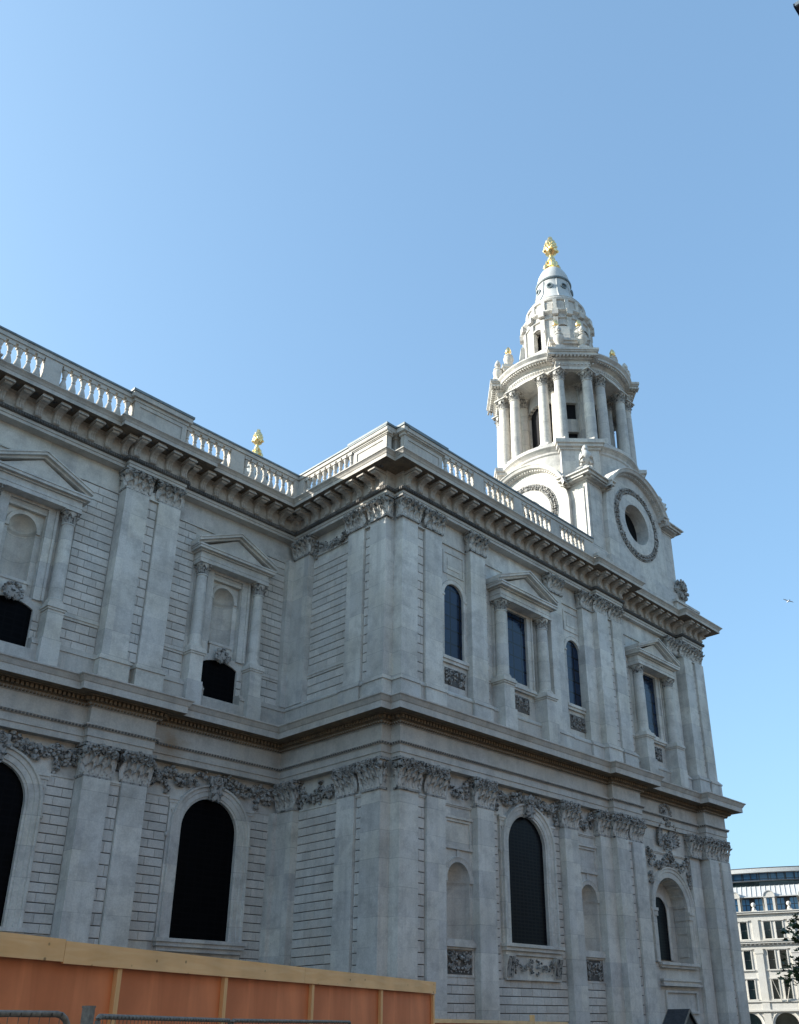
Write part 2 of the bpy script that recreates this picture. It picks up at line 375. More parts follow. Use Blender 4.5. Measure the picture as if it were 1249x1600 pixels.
# ------------------------------------------------------------------ walls with openings and block courses
def arc(c, z, r, n=14, a0=math.pi, a1=0.):
    return [(c+r*math.cos(a0+(a1-a0)*i/n), z+r*math.sin(a0+(a1-a0)*i/n)) for i in range(n+1)]
def wall_face(mb, x0, x1, z0, z1, ops, e, mi=0):
    """ops: (c, half, zbottom, zspring, arched, depth)"""
    cur = x0
    def q(a, b, c, d): mb.add([(a,-e,c),(b,-e,c),(b,-e,d),(a,-e,d)], [(0,1,2,3)], mi)
    for c, h, zb, zs, ar, dp in sorted(ops):
        q(cur, c-h, z0, z1); q(c-h, c+h, z0, zb)
        top = arc(c, zs, h) if ar == 1 else ([(c-h, zs)]+[(c-h+2*h*i/8, zs+.3*(1-(i/4-1)**2)) for i in range(1, 8)]+[(c+h, zs)] if ar == 2 else [(c-h, zs), (c+h, zs)])
        for (xa, za), (xb, zb2) in zip(top, top[1:]):
            mb.add([(xa,-e,za),(xb,-e,zb2),(xb,-e,z1),(xa,-e,z1)], [(0,1,2,3)], mi)
        loop = [(c-h, zb)]+top+[(c+h, zb)]
        for i in range(len(loop)):
            (xa, za), (xb, zb2) = loop[i], loop[(i+1) % len(loop)]
            mb.add([(xa,-e,za),(xb,-e,zb2),(xb,-e+dp,zb2),(xa,-e+dp,za)], [(0,1,2,3)], mi)
        cur = c+h
    q(cur, x1, z0, z1)
def courses(mb, x0, x1, z0, z1, h=.41, L=.78, e0=None, gap=.036, mi=1, skip=lambda x0, x1, z: False, par=0):
    n = max(1, int(round((z1-z0)/h))); hh = (z1-z0)/n
    e0 = WE if e0 is None else e0
    mb.add([(x0,-e0-.004,z0),(x1,-e0-.004,z0),(x1,-e0-.004,z1),(x0,-e0-.004,z1)], [(0,1,2,3)], 2)
    for i in range(n):
        za, zb = z0+i*hh, z0+(i+1)*hh
        cuts = [x0]; W = x1-x0
        if W < 1.1:
            if i % 2 == par: cuts.append(x0+W*rnd.choice((.3, .62)))
        else:
            x = x0+(L*.5 if i % 2 else L)*rnd.uniform(.85, 1.1)
            while x < x1-.3: cuts.append(x); x += L*rnd.uniform(.8, 1.2)
        cuts.append(x1)
        for a, b in zip(cuts, cuts[1:]):
            mb.stone(a+(.006 if a > x0 else 0), b-(.006 if b < x1 else 0), e0, e0+.06+rnd.uniform(-.004, .004), za+gap/2, zb-gap/2, .016, mi)

def sweep_arch(mb, c, zs, r, zb, prof, mi=0, n=22, legs=True):
    """prof: (offset outwards from opening edge, e). Runs up both jambs and round the arch"""
    path = []
    if legs: path.append((c-r, zb, -1, 0))
    for i in range(n+1):
        a = math.pi*(1-i/n); path.append((c+r*math.cos(a), zs+r*math.sin(a), math.cos(a), math.sin(a)))
    if legs: path.append((c+r, zb, 1, 0))
    k = len(prof); vs = []
    for x, z, nx, nz in path:
        for o, e in prof: vs.append((x+nx*o, -e, z+nz*o))
    fs = [(i*k+j, (i+1)*k+j, (i+1)*k+j+1, i*k+j+1) for i in range(len(path)-1) for j in range(k-1)]
    mb.add(vs, fs, mi, False)

# ------------------------------------------------------------------ carved ornament
def leaf(mb, cx, z0, wdt, hgt, y0, outc, mi=0, M=None, side=0):
    """acanthus leaf standing on the bell, tip curling outwards (towards -y)"""
    nu, nv = 6, 7; vs = []
    for j in range(nv+1):
        v = j/nv
        wv = wdt*(.62+.5*math.sin(min(v*1.35, 1)*math.pi*.75))*(1 if v < .75 else (1-(v-.75)*2.4))
        zz = z0+hgt*(v if v < .8 else .8+.2*math.sin((v-.8)/.2*1.9)*.75)
        yy = y0-.03-outc*(v**3)*(1 if v < .86 else 1+.35*(v-.86)/.14)
        for i in range(nu+1):
            u = i/nu*2-1
            jag = .0 if (i+j) % 2 else .06*wdt
            vs.append((cx+u*wv*.5+side*v*v*.15, yy+abs(u)*.05+(.02 if i % 2 else -.02)-(.03 if i == nu//2 else 0), zz-abs(u)**2*hgt*.10-jag))
    k = nu+1
    mb.add(vs, [(j*k+i, j*k+i+1, (j+1)*k+i+1, (j+1)*k+i) for j in range(nv) for i in range(nu)], mi, False, M)
def volute(mb, c, r, y0, y1, mi=0, M=None, flip=1):
    """scroll: spiral band with an eye, axis along y"""
    pts = []
    for i in range(27):
        t = i/26; a = flip*(math.pi*.5+t*math.pi*4.2); rr = r*(1-.8*t)
        pts.append((c[0]+rr*math.cos(a), c[1]+rr*math.sin(a), r*.17*(1-.5*t)))
    for (xa, za, ta), (xb, zb, tb) in zip(pts, pts[1:]):
        ma = math.atan2(za-c[1], xa-c[0]); mbg = math.atan2(zb-c[1], xb-c[0])
        ia = (xa-ta*1.3*math.cos(ma), za-ta*1.3*math.sin(ma)); ib = (xb-tb*1.3*math.cos(mbg), zb-tb*1.3*math.sin(mbg))
        P = [(xa,za),(xb,zb),ib,ia]
        mb.add([(x,y0,z) for x, z in P]+[(x,y1,z) for x, z in P], [(0,1,2,3),(0,4,5,1),(2,6,7,3),(1,5,6,2),(3,7,4,0)], mi, False, M)
    mb.lathe([(r*.85, 0), (r*.85, .02)], 14, (0,0,0), mi, False, M=(M or Matrix.Identity(4)) @ T((c[0], y0+.06, c[1])) @ Matrix.Rotation(R(90), 4, 'X'))
    mb.blob((c[0], y0-.01, c[1]), r*.25, (1,1,1), mi, .05, M)
def capital_mesh(wd, hg, dep, rich=True, name='capital'):
    """pilaster capital: x centred, y=0 wall, front at y=-dep, z 0..hg"""
    mb = MB()
    mb.extrude([(-wd/2-.05, 0), (wd/2+.05, 0), (wd/2+.05, -dep-.05), (-wd/2-.05, -dep-.05)], 'z', .0, .10)
    mb.extrude([(-wd/2, 0), (wd/2, 0), (wd/2, -dep), (-wd/2, -dep)], 'z', .10, hg*.78, 1)
    mb.add([(-wd/2,-dep,hg*.78),(wd/2,-dep,hg*.78),(wd/2,0,hg*.78),(-wd/2,0,hg*.78),(-wd/2-.1,-dep-.12,hg*.9),(wd/2+.1,-dep-.12,hg*.9),(wd/2+.1,0,hg*.9),(-wd/2-.1,0,hg*.9)],
           [(0,1,5,4),(1,2,6,5),(3,0,4,7)], 1)
    for cx in (-wd*.34, 0, wd*.34): leaf(mb, cx, .1, wd*.30, hg*.38, -dep, .22, 2)
    for cx in (-wd*.5, -wd*.17, wd*.17, wd*.5): leaf(mb, cx, .2, wd*.26, hg*.60, -dep, .30, 2)
    for sd in (-1, 1):
        Ms = T((sd*wd/2, -dep/2, 0)) @ Matrix.Rotation(R(90*sd), 4, 'Z')
        leaf(mb, 0, .1, dep*.9, hg*.42, 0, .15, 2, Ms); leaf(mb, 0, .16, dep*.7, hg*.62, 0, .2, 2, Ms)
        Mv = T((sd*(wd/2+.02), -dep-.10, 0)) @ Matrix.Rotation(R(-28*sd), 4, 'Z')
        volute(mb, (0, hg*.76), hg*.15, -.1, .1, 0, Mv, -sd)
        volute(mb, (sd*wd*.13, hg*.78), hg*.085, -dep-.16, -dep-.02, 0, None, sd)
        # stalk from the centre to the scroll
        mb.tube([(sd*wd*.16, -dep-.04, hg*.5), (sd*wd*.22, -dep-.1, hg*.68), (sd*wd*.34, -dep-.14, hg*.83), (sd*wd*.48, -dep-.16, hg*.9)], .05, 6)
        Mw = T((sd*(wd/2+.06), -dep*.4, 0)) @ Matrix.Rotation(R(90*sd), 4, 'Z')
        volute(mb, (0, hg*.76), hg*.13, -.1, .05, 0, Mw, sd)
    # abacus with hollowed front
    ab = [(-wd/2-.2, 0)]+[(-wd/2-.2, -dep-.22)]+[(x*(wd/2+.14), -dep-.12-.1*abs(x)**1.5) for x in (-.8,-.4,0,.4,.8)]+[(wd/2+.2, -dep-.22), (wd/2+.2, 0)]
    mb.extrude(ab, 'z', hg*.905, hg-.005)
    for k in range(6):
        a = k*math.pi/3; mb.blob((.085*math.cos(a), -dep-.2, hg*.93+.085*math.sin(a)), .075, (1,.8,1))
    mb.blob((0, -dep-.25, hg*.93), .07)
    if rich:
        for sd in (-1, -.5, 0, .5, 1):
            for k in range(5): mb.blob((sd*wd*.52+rnd.uniform(-.07,.07), -dep-rnd.uniform(.12,.24), hg*(.86+rnd.uniform(-.09,.1))), rnd.uniform(.05,.085))
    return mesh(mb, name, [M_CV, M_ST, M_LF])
M_LF = stone('capital_leaf_stone', (.62,.59,.545), (.06,.057,.055), (.56,.52,.47), rng=(.52,.64), soot=.8, soot_scale=4.5, streak=.7)
CAPS = [capital_mesh(1.28, 1.52, .72), capital_mesh(1.28, 1.21, .62), capital_mesh(1.28, 1.52, .42), capital_mesh(1.28, 1.21, .45)]
def pilaster(frame, c, zb, zc, wd, dep, e, cap, hgt, label=None, base=True):
    """face at e, depth dep behind it"""
    mb = MB(); h = wd/2; y0 = 0
    mb.box(-h, h, -dep, 0, zb, zc)
    if base:
        mb.box(-h-.13, h+.13, -dep-.13, 0, zb, zb+.28); mb.box(-h-.09, h+.09, -dep-.09, 0, zb+.281, zb+.42); mb.box(-h-.05, h+.05, -dep-.05, 0, zb+.421, zb+.52)
    if zb > 15:
        mb.box(-h-.12, h+.12, -dep-.18, 0, 16.3, 17.50); mb.box(-h-.17, h+.17, -dep-.24, 0, 17.501, 17.62); mb.box(-h-.12, h+.12, -dep-.17, 0, 17.622, 17.70); mb.box(-h-.06, h+.06, -dep-.08, 0, 17.701, 17.82)
    F = frame @ T((c, -(e-dep), 0))
    o = obj('pilaster', mb, [M_ST], cath, F)
    if cap: put('capital', cap, o, F @ T((0, 0, zc)))
    return o
def festoon(frame, pts, sag, e, rad=.12, drops=(), n=46, z_top=None, par=None):
    """carved swag between two points (x,z), with hanging drops and ribbon ends"""
    mb = MB(); (xa, za), (xb, zb) = pts
    for i in range(n):
        t = rnd.random(); x = xa+(xb-xa)*t; z = za+(zb-za)*t-sag*4*t*(1-t)
        k = (.6+1.2*(4*t*(1-t))**.7)
        mb.blob((x+rnd.uniform(-.5,.5)*rad*k, -e-rnd.uniform(0,.26), z+rnd.uniform(-1,1)*rad*k), rnd.uniform(.35,.8)*rad, (1,.9,1))
    for dx, dz, ln in drops:
        for i in range(int(ln*16)):
            t = rnd.random(); mb.blob((dx+rnd.uniform(-1,1)*rad*.9*(1.15-t*.6), -e-rnd.uniform(0,.16), dz-ln*t), rnd.uniform(.45,.8)*rad)
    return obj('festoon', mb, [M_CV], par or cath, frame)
def carved_panel(frame, c, zc, w_, h_, e, seed=1, frame_w=.0):
    """sunk panel with a symmetrical relief of scrolls, leaves and fruit"""
    r2 = random.Random(seed); mb = MB()
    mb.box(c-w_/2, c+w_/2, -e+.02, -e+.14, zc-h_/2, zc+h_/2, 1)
    for k in range(34):
        x, z = r2.uniform(.03,.47)*w_, r2.uniform(-.45,.45)*h_; rr = r2.uniform(.035,.085)
        for sgn in (-1, 1): mb.blob((c+sgn*x, -e-r2.uniform(-.02,.06), zc+z), rr, (1,.9,1))
    for sgn in (-1, 1):
        volute(mb, (c+sgn*w_*.3, zc+h_*.18), h_*.17, -e-.08, -e+.03, 0, None, sgn); volute(mb, (c+sgn*w_*.3, zc-h_*.2), h_*.15, -e-.08, -e+.03, 0, None, -sgn)
    leaf(mb, c, zc-h_*.42, w_*.24, h_*.8, -e+.06, .1)
    mb.blob((c, -e-.06, zc+h_*.2), h_*.14)
    return obj('carved_panel', mb, [M_CV, M_BD], cath, frame)

# pilasters -----------------------------------------------------------------------
ZL0, ZL1, ZU0, ZU1 = .9, 12.03, 17.8, 26.72
def both(frame, x0, x1, e, dep=.6, lower=True, upper=True, du=-.1):
    c, wd = (x0+x1)/2, x1-x0
    k = .5 if dep > .5 else .2
    if lower: pilaster(frame, c, ZL0, ZL1, wd, e-WE+.0, e, CAPS[0] if e-WE > .6 else CAPS[2], 1.5)
    if upper: pilaster(frame, c, ZU0, ZU1, wd, e+du-WE+.05, e+du, CAPS[1] if e-WE > .6 else CAPS[3], 1.2, base=False)
front = [(32.1,33.4,0),(35.78,37.08,0),(43.2,44.48,0),(46.75,48.0,0),(47.9,49.15,Q),(49.68,50.95,Q),(57.55,58.8,-A2),(59.15,60.3,Q),(60.8,62.05,Q)]
for a, b, e in front: both(FR, a, b, e)
for a, b in [(18.8,20.08),(20.65,21.9),(7.0,8.28),(8.8,10.05)]: both(NA, a, b, QN)
for a, b in [(-34.57,-33.3)]: both(RE, a, b, 0)
# corner pilasters: solid notched pier of the north-east corner, and the quarter pier in the inner corner
for z0, z1, dd, cap in [(ZL0,ZL1,0,CAPS[2]),(ZU0,ZU1,.1,CAPS[3])]:
    mb = MB(); a = dd
    poly = [(XR+a, A+1.95),(XR+a, A+PN+a),(XR+PN+a, A+PN+a),(XR+PN+a, A+a),(XR+PN+1.25, A+a),(XR+PN+1.25, A+1.5),(XR+1.5, A+1.95)]
    mb.extrude(poly, 'z', z0, z1)
    ac = a+.04; mb.extrude([(XR+ac, A+1.9),(XR+ac, A+PN+ac),(XR+PN+ac, A+PN+ac),(XR+PN+ac, A+ac),(XR+PN+1.2, A+ac),(XR+PN+1.2, A+1.4),(XR+1.4, A+1.9)], 'z', z1, 13.56 if z0 < 15 else 27.95)
    if z0 > 15:
        for g, za, zb_ in ((.18,16.3,17.5),(.24,17.501,17.62),(.17,17.622,17.70),(.08,17.701,17.82)):
            b_ = a-g; mb.extrude([(XR+b_, A+2.0),(XR+b_, A+PN+b_),(XR+PN+b_, A+PN+b_),(XR+PN+b_, A+b_),(XR+PN+1.3, A+b_),(XR+PN+1.3, A+1.5),(XR+1.5, A+2.0)], 'z', za, zb_)
    o = obj('pilaster', mb, [M_ST], cath)
    put('capital', cap, o, FR @ T((XR+PN+.62, .42-.04+a, z1))); put('capital', cap, o, RE @ T((-A-PN-.62, .42-.04+a, z1)))
    mb = MB(); mb.box(XR-.7+a*.5, XR+.5, NV-1.3, NV+.5, z0, z1) if False else mb.extrude([(XR+a, NV-1.25),(XR+.6, NV-1.25),(XR+.6, NV+.6),(XR-.25, NV+.6),(XR-.25, NV+a),(XR+a, NV+a)], 'z', z0, z1)
    o = obj('pilaster', mb, [M_ST], cath)
    put('capital', cap, o, RE @ T((-NV+.62, .42+a, z1)))

# ------------------------------------------------------------------ wall surfaces
def strip(mb, a, b, z0, z1, ep):
    """narrow block-coursed strip between neighbouring pilasters, just behind their faces"""
    mb.box(a-.05, b+.05, -ep+.2, -WE+.1, z0-.1, z1+.6); courses(mb, a, b, z0, z1, e0=ep-.2, h=.5)
def rect_blocks(mb, spans, z0, z1, cut, **kw):
    """courses over spans, each span given apart from openings"""
    for a, b in spans: courses(mb, a, b, z0, z1, **kw)
LW = dict(h=.5)
# lower walls
mb = MB(); wall_face(mb, X0, XR+.5, .0, 13.6, [(c,1.6,5.66,10.66,1,.5) for c in [3.8]+nave_c], WE)
for a, b in [(10.08,12.8),(17.56,18.78),(21.92,23.54),(28.26,29.4)]: courses(mb, a, b, 5.5 if b < 29 else .9, 11.93)
strip(mb, 20.1, 20.63, .9, 11.93, QN)
for a, b in [(17.56,18.78),(21.92,29.4),(10.08,17.56)]:
    courses(mb, a, b, .9, 5.45 if b-a < 3 else 4.0)
obj('wall', mb, [M_ST, M_BL, M_GR], cath, NA)
mb = MB(); wall_face(mb, -NV-.5, -A-1.2, 0, 13.6, [], WE)
courses(mb, -37.93, -34.59, .9, 11.93); strip(mb, -33.28, -32.78, .9, 11.93, 0)
obj('wall', mb, [M_ST, M_BL, M_GR], cath, RE)
DOOR = 54.95
mb = MB()
wall_face(mb, XR+1.2, XT-.1, 0, 13.6, [(40.25,1.6,5.66,10.66,1,.5),(34.74,.82,5.64,8.42,1,.0),(45.76,.8,5.6,8.42,1,.0),(DOOR,2.0,5.36,8.5,1,1.05)], WE)
for a, b in [(37.1,37.78),(42.47,43.18)]: courses(mb, a, b, 5.5, 11.93)
for a, b, e in [(31.48,32.08,0),(49.17,49.66,Q),(60.32,60.78,Q)]: strip(mb, a, b, .9, 11.93, e)
courses(mb, 33.42, 35.76, .9, 4.02); courses(mb, 44.5, 46.73, .9, 4.02); courses(mb, 37.1, 43.18, .9, 3.98, L=.82)
for a, b in [(37.1,37.78),(42.47,43.18)]: courses(mb, a, b, 3.98, 5.5, par=1)
obj('wall', mb, [M_ST, M_BL, M_GR], cath, FR)
mb = MB(); mb.box(XT-.6, XT-.02, A+.3, A+14, 0, 29.3); obj('wall', mb, [M_ST], cath)
# upper walls
WU = WE-.08
mb = MB(); wall_face(mb, X0, XR+.5, 16., 19.6, [(c,1.08,17.22,19.22,2,.7) for c in [4.0]+AEN], WU); wall_face(mb, X0, XR+.5, 19.6, 28., [(c,.9,19.75,24.0,0,.24) for c in AEN], WU)
for c in AEN: wall_face(mb, c-.95, c+.95, 19.7, 24.1, [(c,.65,20.5,23.15,1,0)], WU-.235)
def string(mb, a, b):
    mb.box(a, b, -WU-.10, -WU, 19.22, 19.34); mb.box(a, b, -WU-.14, -WU, 19.343, 19.42); mb.box(a, b, -WU-.11, -WU, 19.423, 19.54)
strip(mb, 20.1, 20.63, 17.82, 26.6, QN-.1)
for a, b in [(10.07,12.1),(16.9,18.78),(21.92,23.4),(27.9,29.4)]:
    courses(mb, a, b, 17.82, 19.21, e0=WU); courses(mb, a, b, 19.55, 26.6, e0=WU); string(mb, a, b)
for c in AEN:
    for a, b in [(c-1.4,c-1.1),(c+1.1,c+1.4)]: courses(mb, a, b, 17.82, 19.1, e0=WU)
obj('wall', mb, [M_ST, M_BL, M_GR], cath, NA)
mb = MB(); wall_face(mb, -NV-.5, -A-1.2, 16, 28., [], WU)
for a, b in [(-37.93,-34.59)]: courses(mb, a, b, 17.82, 19.21, e0=WU); courses(mb, a, b, 19.55, 26.3, e0=WU); string(mb, a, b)
strip(mb, -33.28, -32.78, 17.82, 26.5, -.1)
obj('wall', mb, [M_ST, M_BL, M_GR], cath, RE)
UPC1, UPC2, AE1, AE2 = 34.77, 46.0, 40.24, 54.9
mb = MB(); wall_face(mb, XR+1.2, XT-.1, 16., 28., [(UPC1,.8,19.88,23.55,1,.62),(UPC2,.76,19.88,23.55,1,.62),(AE1,.92,19.98,24.3,0,.6),(AE2,.92,19.98,24.3,0,.6)], WU)
strip(mb, 31.5, 32.08, 17.82, 26.5, -.1)
for a, b in [(37.12,37.62),(42.68,43.18),(50.97,52.4),(57.3,57.55)]:
    courses(mb, a, b, 17.82, 19.21, e0=WU); courses(mb, a, b, 19.55, 26.3, e0=WU); string(mb, a, b)
for a, b in [(49.17,49.66),(60.32,60.78)]:
    strip(mb, a, b, 17.82, 26.6, Q-.1)
obj('wall', mb, [M_ST, M_BL, M_GR], cath, FR)
# thin moulded string below the capitals of both storeys
mb = MB()
SPAN = [(FR, [(33.4,35.78,WE),(37.08,43.2,WE),(44.48,46.75,WE),(51,57.55,WE),(31.4,32.15,-.14),(49.1,49.7,Q-.14),(60.25,60.85,Q-.14)]), (NA, [(10.05,18.8,WE),(21.9,29.4,WE),(20.05,20.7,QN-.14)]), (RE, [(-37.93,-34.57,WE),(-33.3,-32.75,-.14)])]
WIN = {37.08: 40.25, 21.9: 25.9, 10.05: 15.2}
for fr_, spans in SPAN:
    for a, b, e in spans:
        cuts = [(a, b)] if a not in WIN else [(a, WIN[a]-2.35), (WIN[a]+2.35, b)]
        for p, q in cuts: mb = MB(); mb.box(p, q, -e-.09, -e+.05, 11.97, 12.05); mb.box(p, q, -e-.05, -e+.05, 11.9, 11.971); obj('string_course', mb, [M_ST], cath, fr_)
        mb = MB(); mb.box(a, b, -e-.02, -e+.2, 26.62, 26.68); obj('string_course', mb, [M_ST], cath, fr_)
# body behind the walls and flat roof
mb = MB(); mb.box(X0, XR+2, NV+1.7, NV+34, 0, 29.6); mb.box(XR+1.6, XT-.7, A+2.2, A+56, 0, 29.58); obj('roof', mb, [M_LD], cath)

# ------------------------------------------------------------------ windows
def rosette(mb, x, z, e, r=.16, mi=0):
    for k in range(6):
        a = k*math.pi/3; mb.blob((x+r*.6*math.cos(a), -e-.02, z+r*.6*math.sin(a)), r*.42, (1,.7,1), mi, .1)
    mb.blob((x, -e-.06, z), r*.35, mi=mi)
def keystone_mesh(w0, w1, h_, dep):
    mb = MB(); mb.extrude([(-w0/2,0),(w0/2,0),(w1/2,h_),(-w1/2,h_)], 'y', -dep, .05)
    leaf(mb, 0, .02, w0*1.1, h_*.9, -dep, .12); volute(mb, (0, h_*.82), w1*.34, -dep-.14, -dep+.02)
    for sd in (-1, 1): mb.blob((sd*w1*.4, -dep-.05, h_*.55), .1); mb.blob((sd*w1*.3, -dep-.08, h_*.25), .08)
    return mesh(mb, 'keystone', M_CV)
KEY = keystone_mesh(.5, .85, 1.15, .28)
def big_window(frame, c, glassm, apron):
    mb = MB(); w0 = -WE
    sweep_arch(mb, c, 10.66, 1.6, 5.66, [(-.012,WE-.3),(-.012,WE+.06),(.08,WE+.08),(.1,WE+.12),(.32,WE+.13),(.35,WE+.17),(.52,WE+.18),(.55,WE+.26),(.64,WE+.28),(.66,WE)], 0, 26)
    for sd in (-1, 1):                                   # eared outer frame
        xo = c+sd*2.34
        pts = [(c+sd*2.24*math.cos(a), 10.66+2.24*math.sin(a)) for a in [i*.64/6 for i in range(7)]]
        for (xa, za), (xb, zb) in zip(pts, pts[1:]): mb.add([(xa,-WE-.12,za),(xo,-WE-.12,za),(xo,-WE-.12,zb),(xb,-WE-.12,zb)], [(0,1,2,3)])
        mb.box(min(xo, xo-sd*.1), max(xo, xo-sd*.1), -WE-.135, -WE, 5.66, 11.9)
        mb.box(min(c+sd*1.86, xo+sd*.1), max(c+sd*1.86, xo+sd*.1), -WE-.2, -WE, 11.88, 12.0); mb.box(min(c+sd*1.9, xo+sd*.06), max(c+sd*1.9, xo+sd*.06), -WE-.16, -WE, 11.74, 11.879)
        rosette(mb, c+sd*2.1, 11.4, WE+.14, .17); mb.blob((xo-sd*.02, -WE-.1, 10.2), .12, (1,1,1.4))
    o = obj('window', mb, [M_ST], cath, frame)
    pm = MB(); pm.add([(x, .13+w0, z) for x, z in [(c-1.63,5.6)]+arc(c,10.66,1.63,20)+[(c+1.63,5.6)]], [tuple(range(23))]); obj('pane', pm, [glassm], o, frame)
    put('keystone', KEY, o, frame @ T((c, -WE-.1, 12.15)))
    sm = MB()
    sm.box(c-2.42, c+2.42, -WE-.42, -WE+.5, 5.5, 5.66); sm.box(c-2.36, c+2.36, -WE-.34, -WE, 5.32, 5.499); sm.box(c-2.28, c+2.28, -WE-.22, -WE, 5.12, 5.319)
    if apron:
        sm.box(c-2.2, c+2.2, -WE-.12, -WE, 4.02, 5.119, 0); sm.box(c-2.26, c+2.26, -WE-.2, -WE, 3.96, 4.019)
    for sd in ((-1, 1) if apron else ()):
        X = c+sd*1.98
        sm.extrude([(-WE-p[0], p[1]) for p in [(0,4.03),(.18,4.03),(.2,4.3),(.26,4.7),(.36,4.95),(.38,5.115),(0,5.115)]], 'x', X-.3, X+.3)
        for k in (-.2,-.07,.07,.2): sm.tube([(X+k,-WE-.2,4.1),(X+k,-WE-.24,4.45),(X+k,-WE-.32,4.8),(X+k,-WE-.38,5.05)], .05, 6, 1)
    obj('sill', sm, [M_ST, M_CV], o, frame)
    if apron:
        festoon(frame, [(c-1.5,4.95),(c-.3,4.95)], .45, WE+.12, .1, [(c-1.5,4.95,.7),(c-.25,4.95,.75)], 30, par=o); festoon(frame, [(c+.3,4.95),(c+1.5,4.95)], .45, WE+.12, .1, [(c+1.5,4.95,.7),(c+.25,4.95,.75)], 30, par=o)
    # carved swags of the frieze beside the arch
    for sd in (-1, 1):
        festoon(frame, [(c+sd*.5,13.42),(c+sd*2.55,13.1)], .36, WE+.02, .175, [(c+sd*2.62,13.4,1.3)], 84)
    return o
big_window(FR, 40.25, M_GLK, True)
for c in nave_c:
    big_window(NA, c, M_GLN, False)
    for sd in (-1, 1): festoon(NA, [(c+sd*2.7,13.2),(c+sd*3.4,13.2)], .4, WE+.02, .17, [(c+sd*3.4,13.35,.9)], 50)
# frieze garlands between capitals
for c in (34.6, 45.6): festoon(FR, [(c-.75,13.3),(c+.75,13.3)], .75, WE+.02, .15, [(c+.8,13.4,1.0),(c-.8,13.4,.8)], 60)
festoon(RE, [(-37.7,13.0),(-36.2,12.9)], .45, WE+.02, .16, [(-37.8,13.3,1.3),(-36.2,13.3,1.2)], 70); festoon(RE, [(-36.2,12.95),(-34.8,13.1)], .45, WE+.02, .16, [(-34.8,13.3,1.2)], 70)
festoon(RE, [(-37.6,27.4),(-34.75,27.4)], .55, WU+.04, .15, [(-37.7,27.5,1.),(-34.75,27.5,.9)], 90)

def niche(frame, c, h, zb, zs, e, deep=None, impost=True, mats=None, parent=None, rim=.22):
    mb = MB(); n = 14; deep = deep or h
    vs = []; zz = [zb, zs]
    for z in zz:
        for i in range(n+1):
            a = math.pi-math.pi*i/n; vs.append((c+h*math.cos(a), -e+deep*math.sin(a), z))
    for j in range(1, 8):
        t = j/7*math.pi/2
        for i in range(n+1):
            a = math.pi-math.pi*i/n; vs.append((c+h*math.cos(a)*math.cos(t), -e+deep*math.sin(a)*math.cos(t), zs+h*math.sin(t)))
    k = n+1
    mb.add(vs, [(j*k+i, j*k+i+1, (j+1)*k+i+1, (j+1)*k+i) for j in range(8) for i in range(n)], 0, True)
    mb.add(vs[:k], [tuple(range(k))], 0)
    if rim: sweep_arch(mb, c, zs, h, zs, [(-.01,e-.02),(-.01,e+.05),(rim*.7,e+.06),(rim,e+.1),(rim+.04,e)], 0, 18, False)
    if impost:
        for sd in (-1, 1):
            a, b = c+sd*h, c+sd*(h+rim+.02); mb.box(min(a,b), max(a,b), -e-.09, -e, zs-.16, zs)
        for dz0, dz1, o in ((-.16,-.09,.03),(-.085,0,.06)):
            r2 = h-o; ring = []
            for i in range(n+1):
                a = math.pi-math.pi*i/n; ring.append((c+r2*math.cos(a), -e+deep*r2/h*math.sin(a)))
            for (xa, ya), (xb, yb) in zip(ring, ring[1:]): mb.add([(xa,ya,zs+dz0),(xb,yb,zs+dz0),(xb,yb,zs+dz1),(xa,ya,zs+dz1)], [(0,1,2,3)], 0, True)
    return obj('niche', mb, mats or [M_ST], parent or cath, frame)
for c, h in ((34.74,.82),(45.76,.8)):
    niche(FR, c, h, 5.64, 8.42, WE)
    mb = MB(); w0 = -WE
    mb.box(c-1.0, c+1.0, w0-.16, w0, 5.5, 5.64); mb.box(c-1.05, c+1.05, w0-.2, w0, 5.3, 5.499); mb.box(c-1., c+1., w0-.1, w0, 5.2, 5.299)
    for a, b, z0, z1 in [(c-1.02,c-.84,9.95,11.3),(c+.84,c+1.02,9.95,11.3)]: mb.box(a, b, w0-.07, w0, z0, z1)
    mb.box(c-.84, c+.84, w0-.07, w0, 11.16, 11.3); mb.box(c-1.06, c+1.06, w0-.14, w0, 11.301, 11.44); mb.box(c-1.1, c+1.1, w0-.1, w0, 9.82, 9.949)
    mb.box(c-.11, c+.11, w0-.05, w0, 9.47, 9.83)
    obj('niche_panel', mb, [M_ST], cath, FR); mb = MB()
    for a, b, z0, z1 in [(c-1.0,c-.88,4.05,5.19),(c+.88,c+1.,4.05,5.19)]: mb.box(a, b, w0-.06, w0, z0, z1)
    mb.box(c-1.02, c+1.02, w0-.09, w0, 3.98, 4.049)
    obj('panel_frame', mb, [M_ST], cath, FR)
    carved_panel(FR, c, 4.63, 1.72, 1.05, WE+.04, int(c))

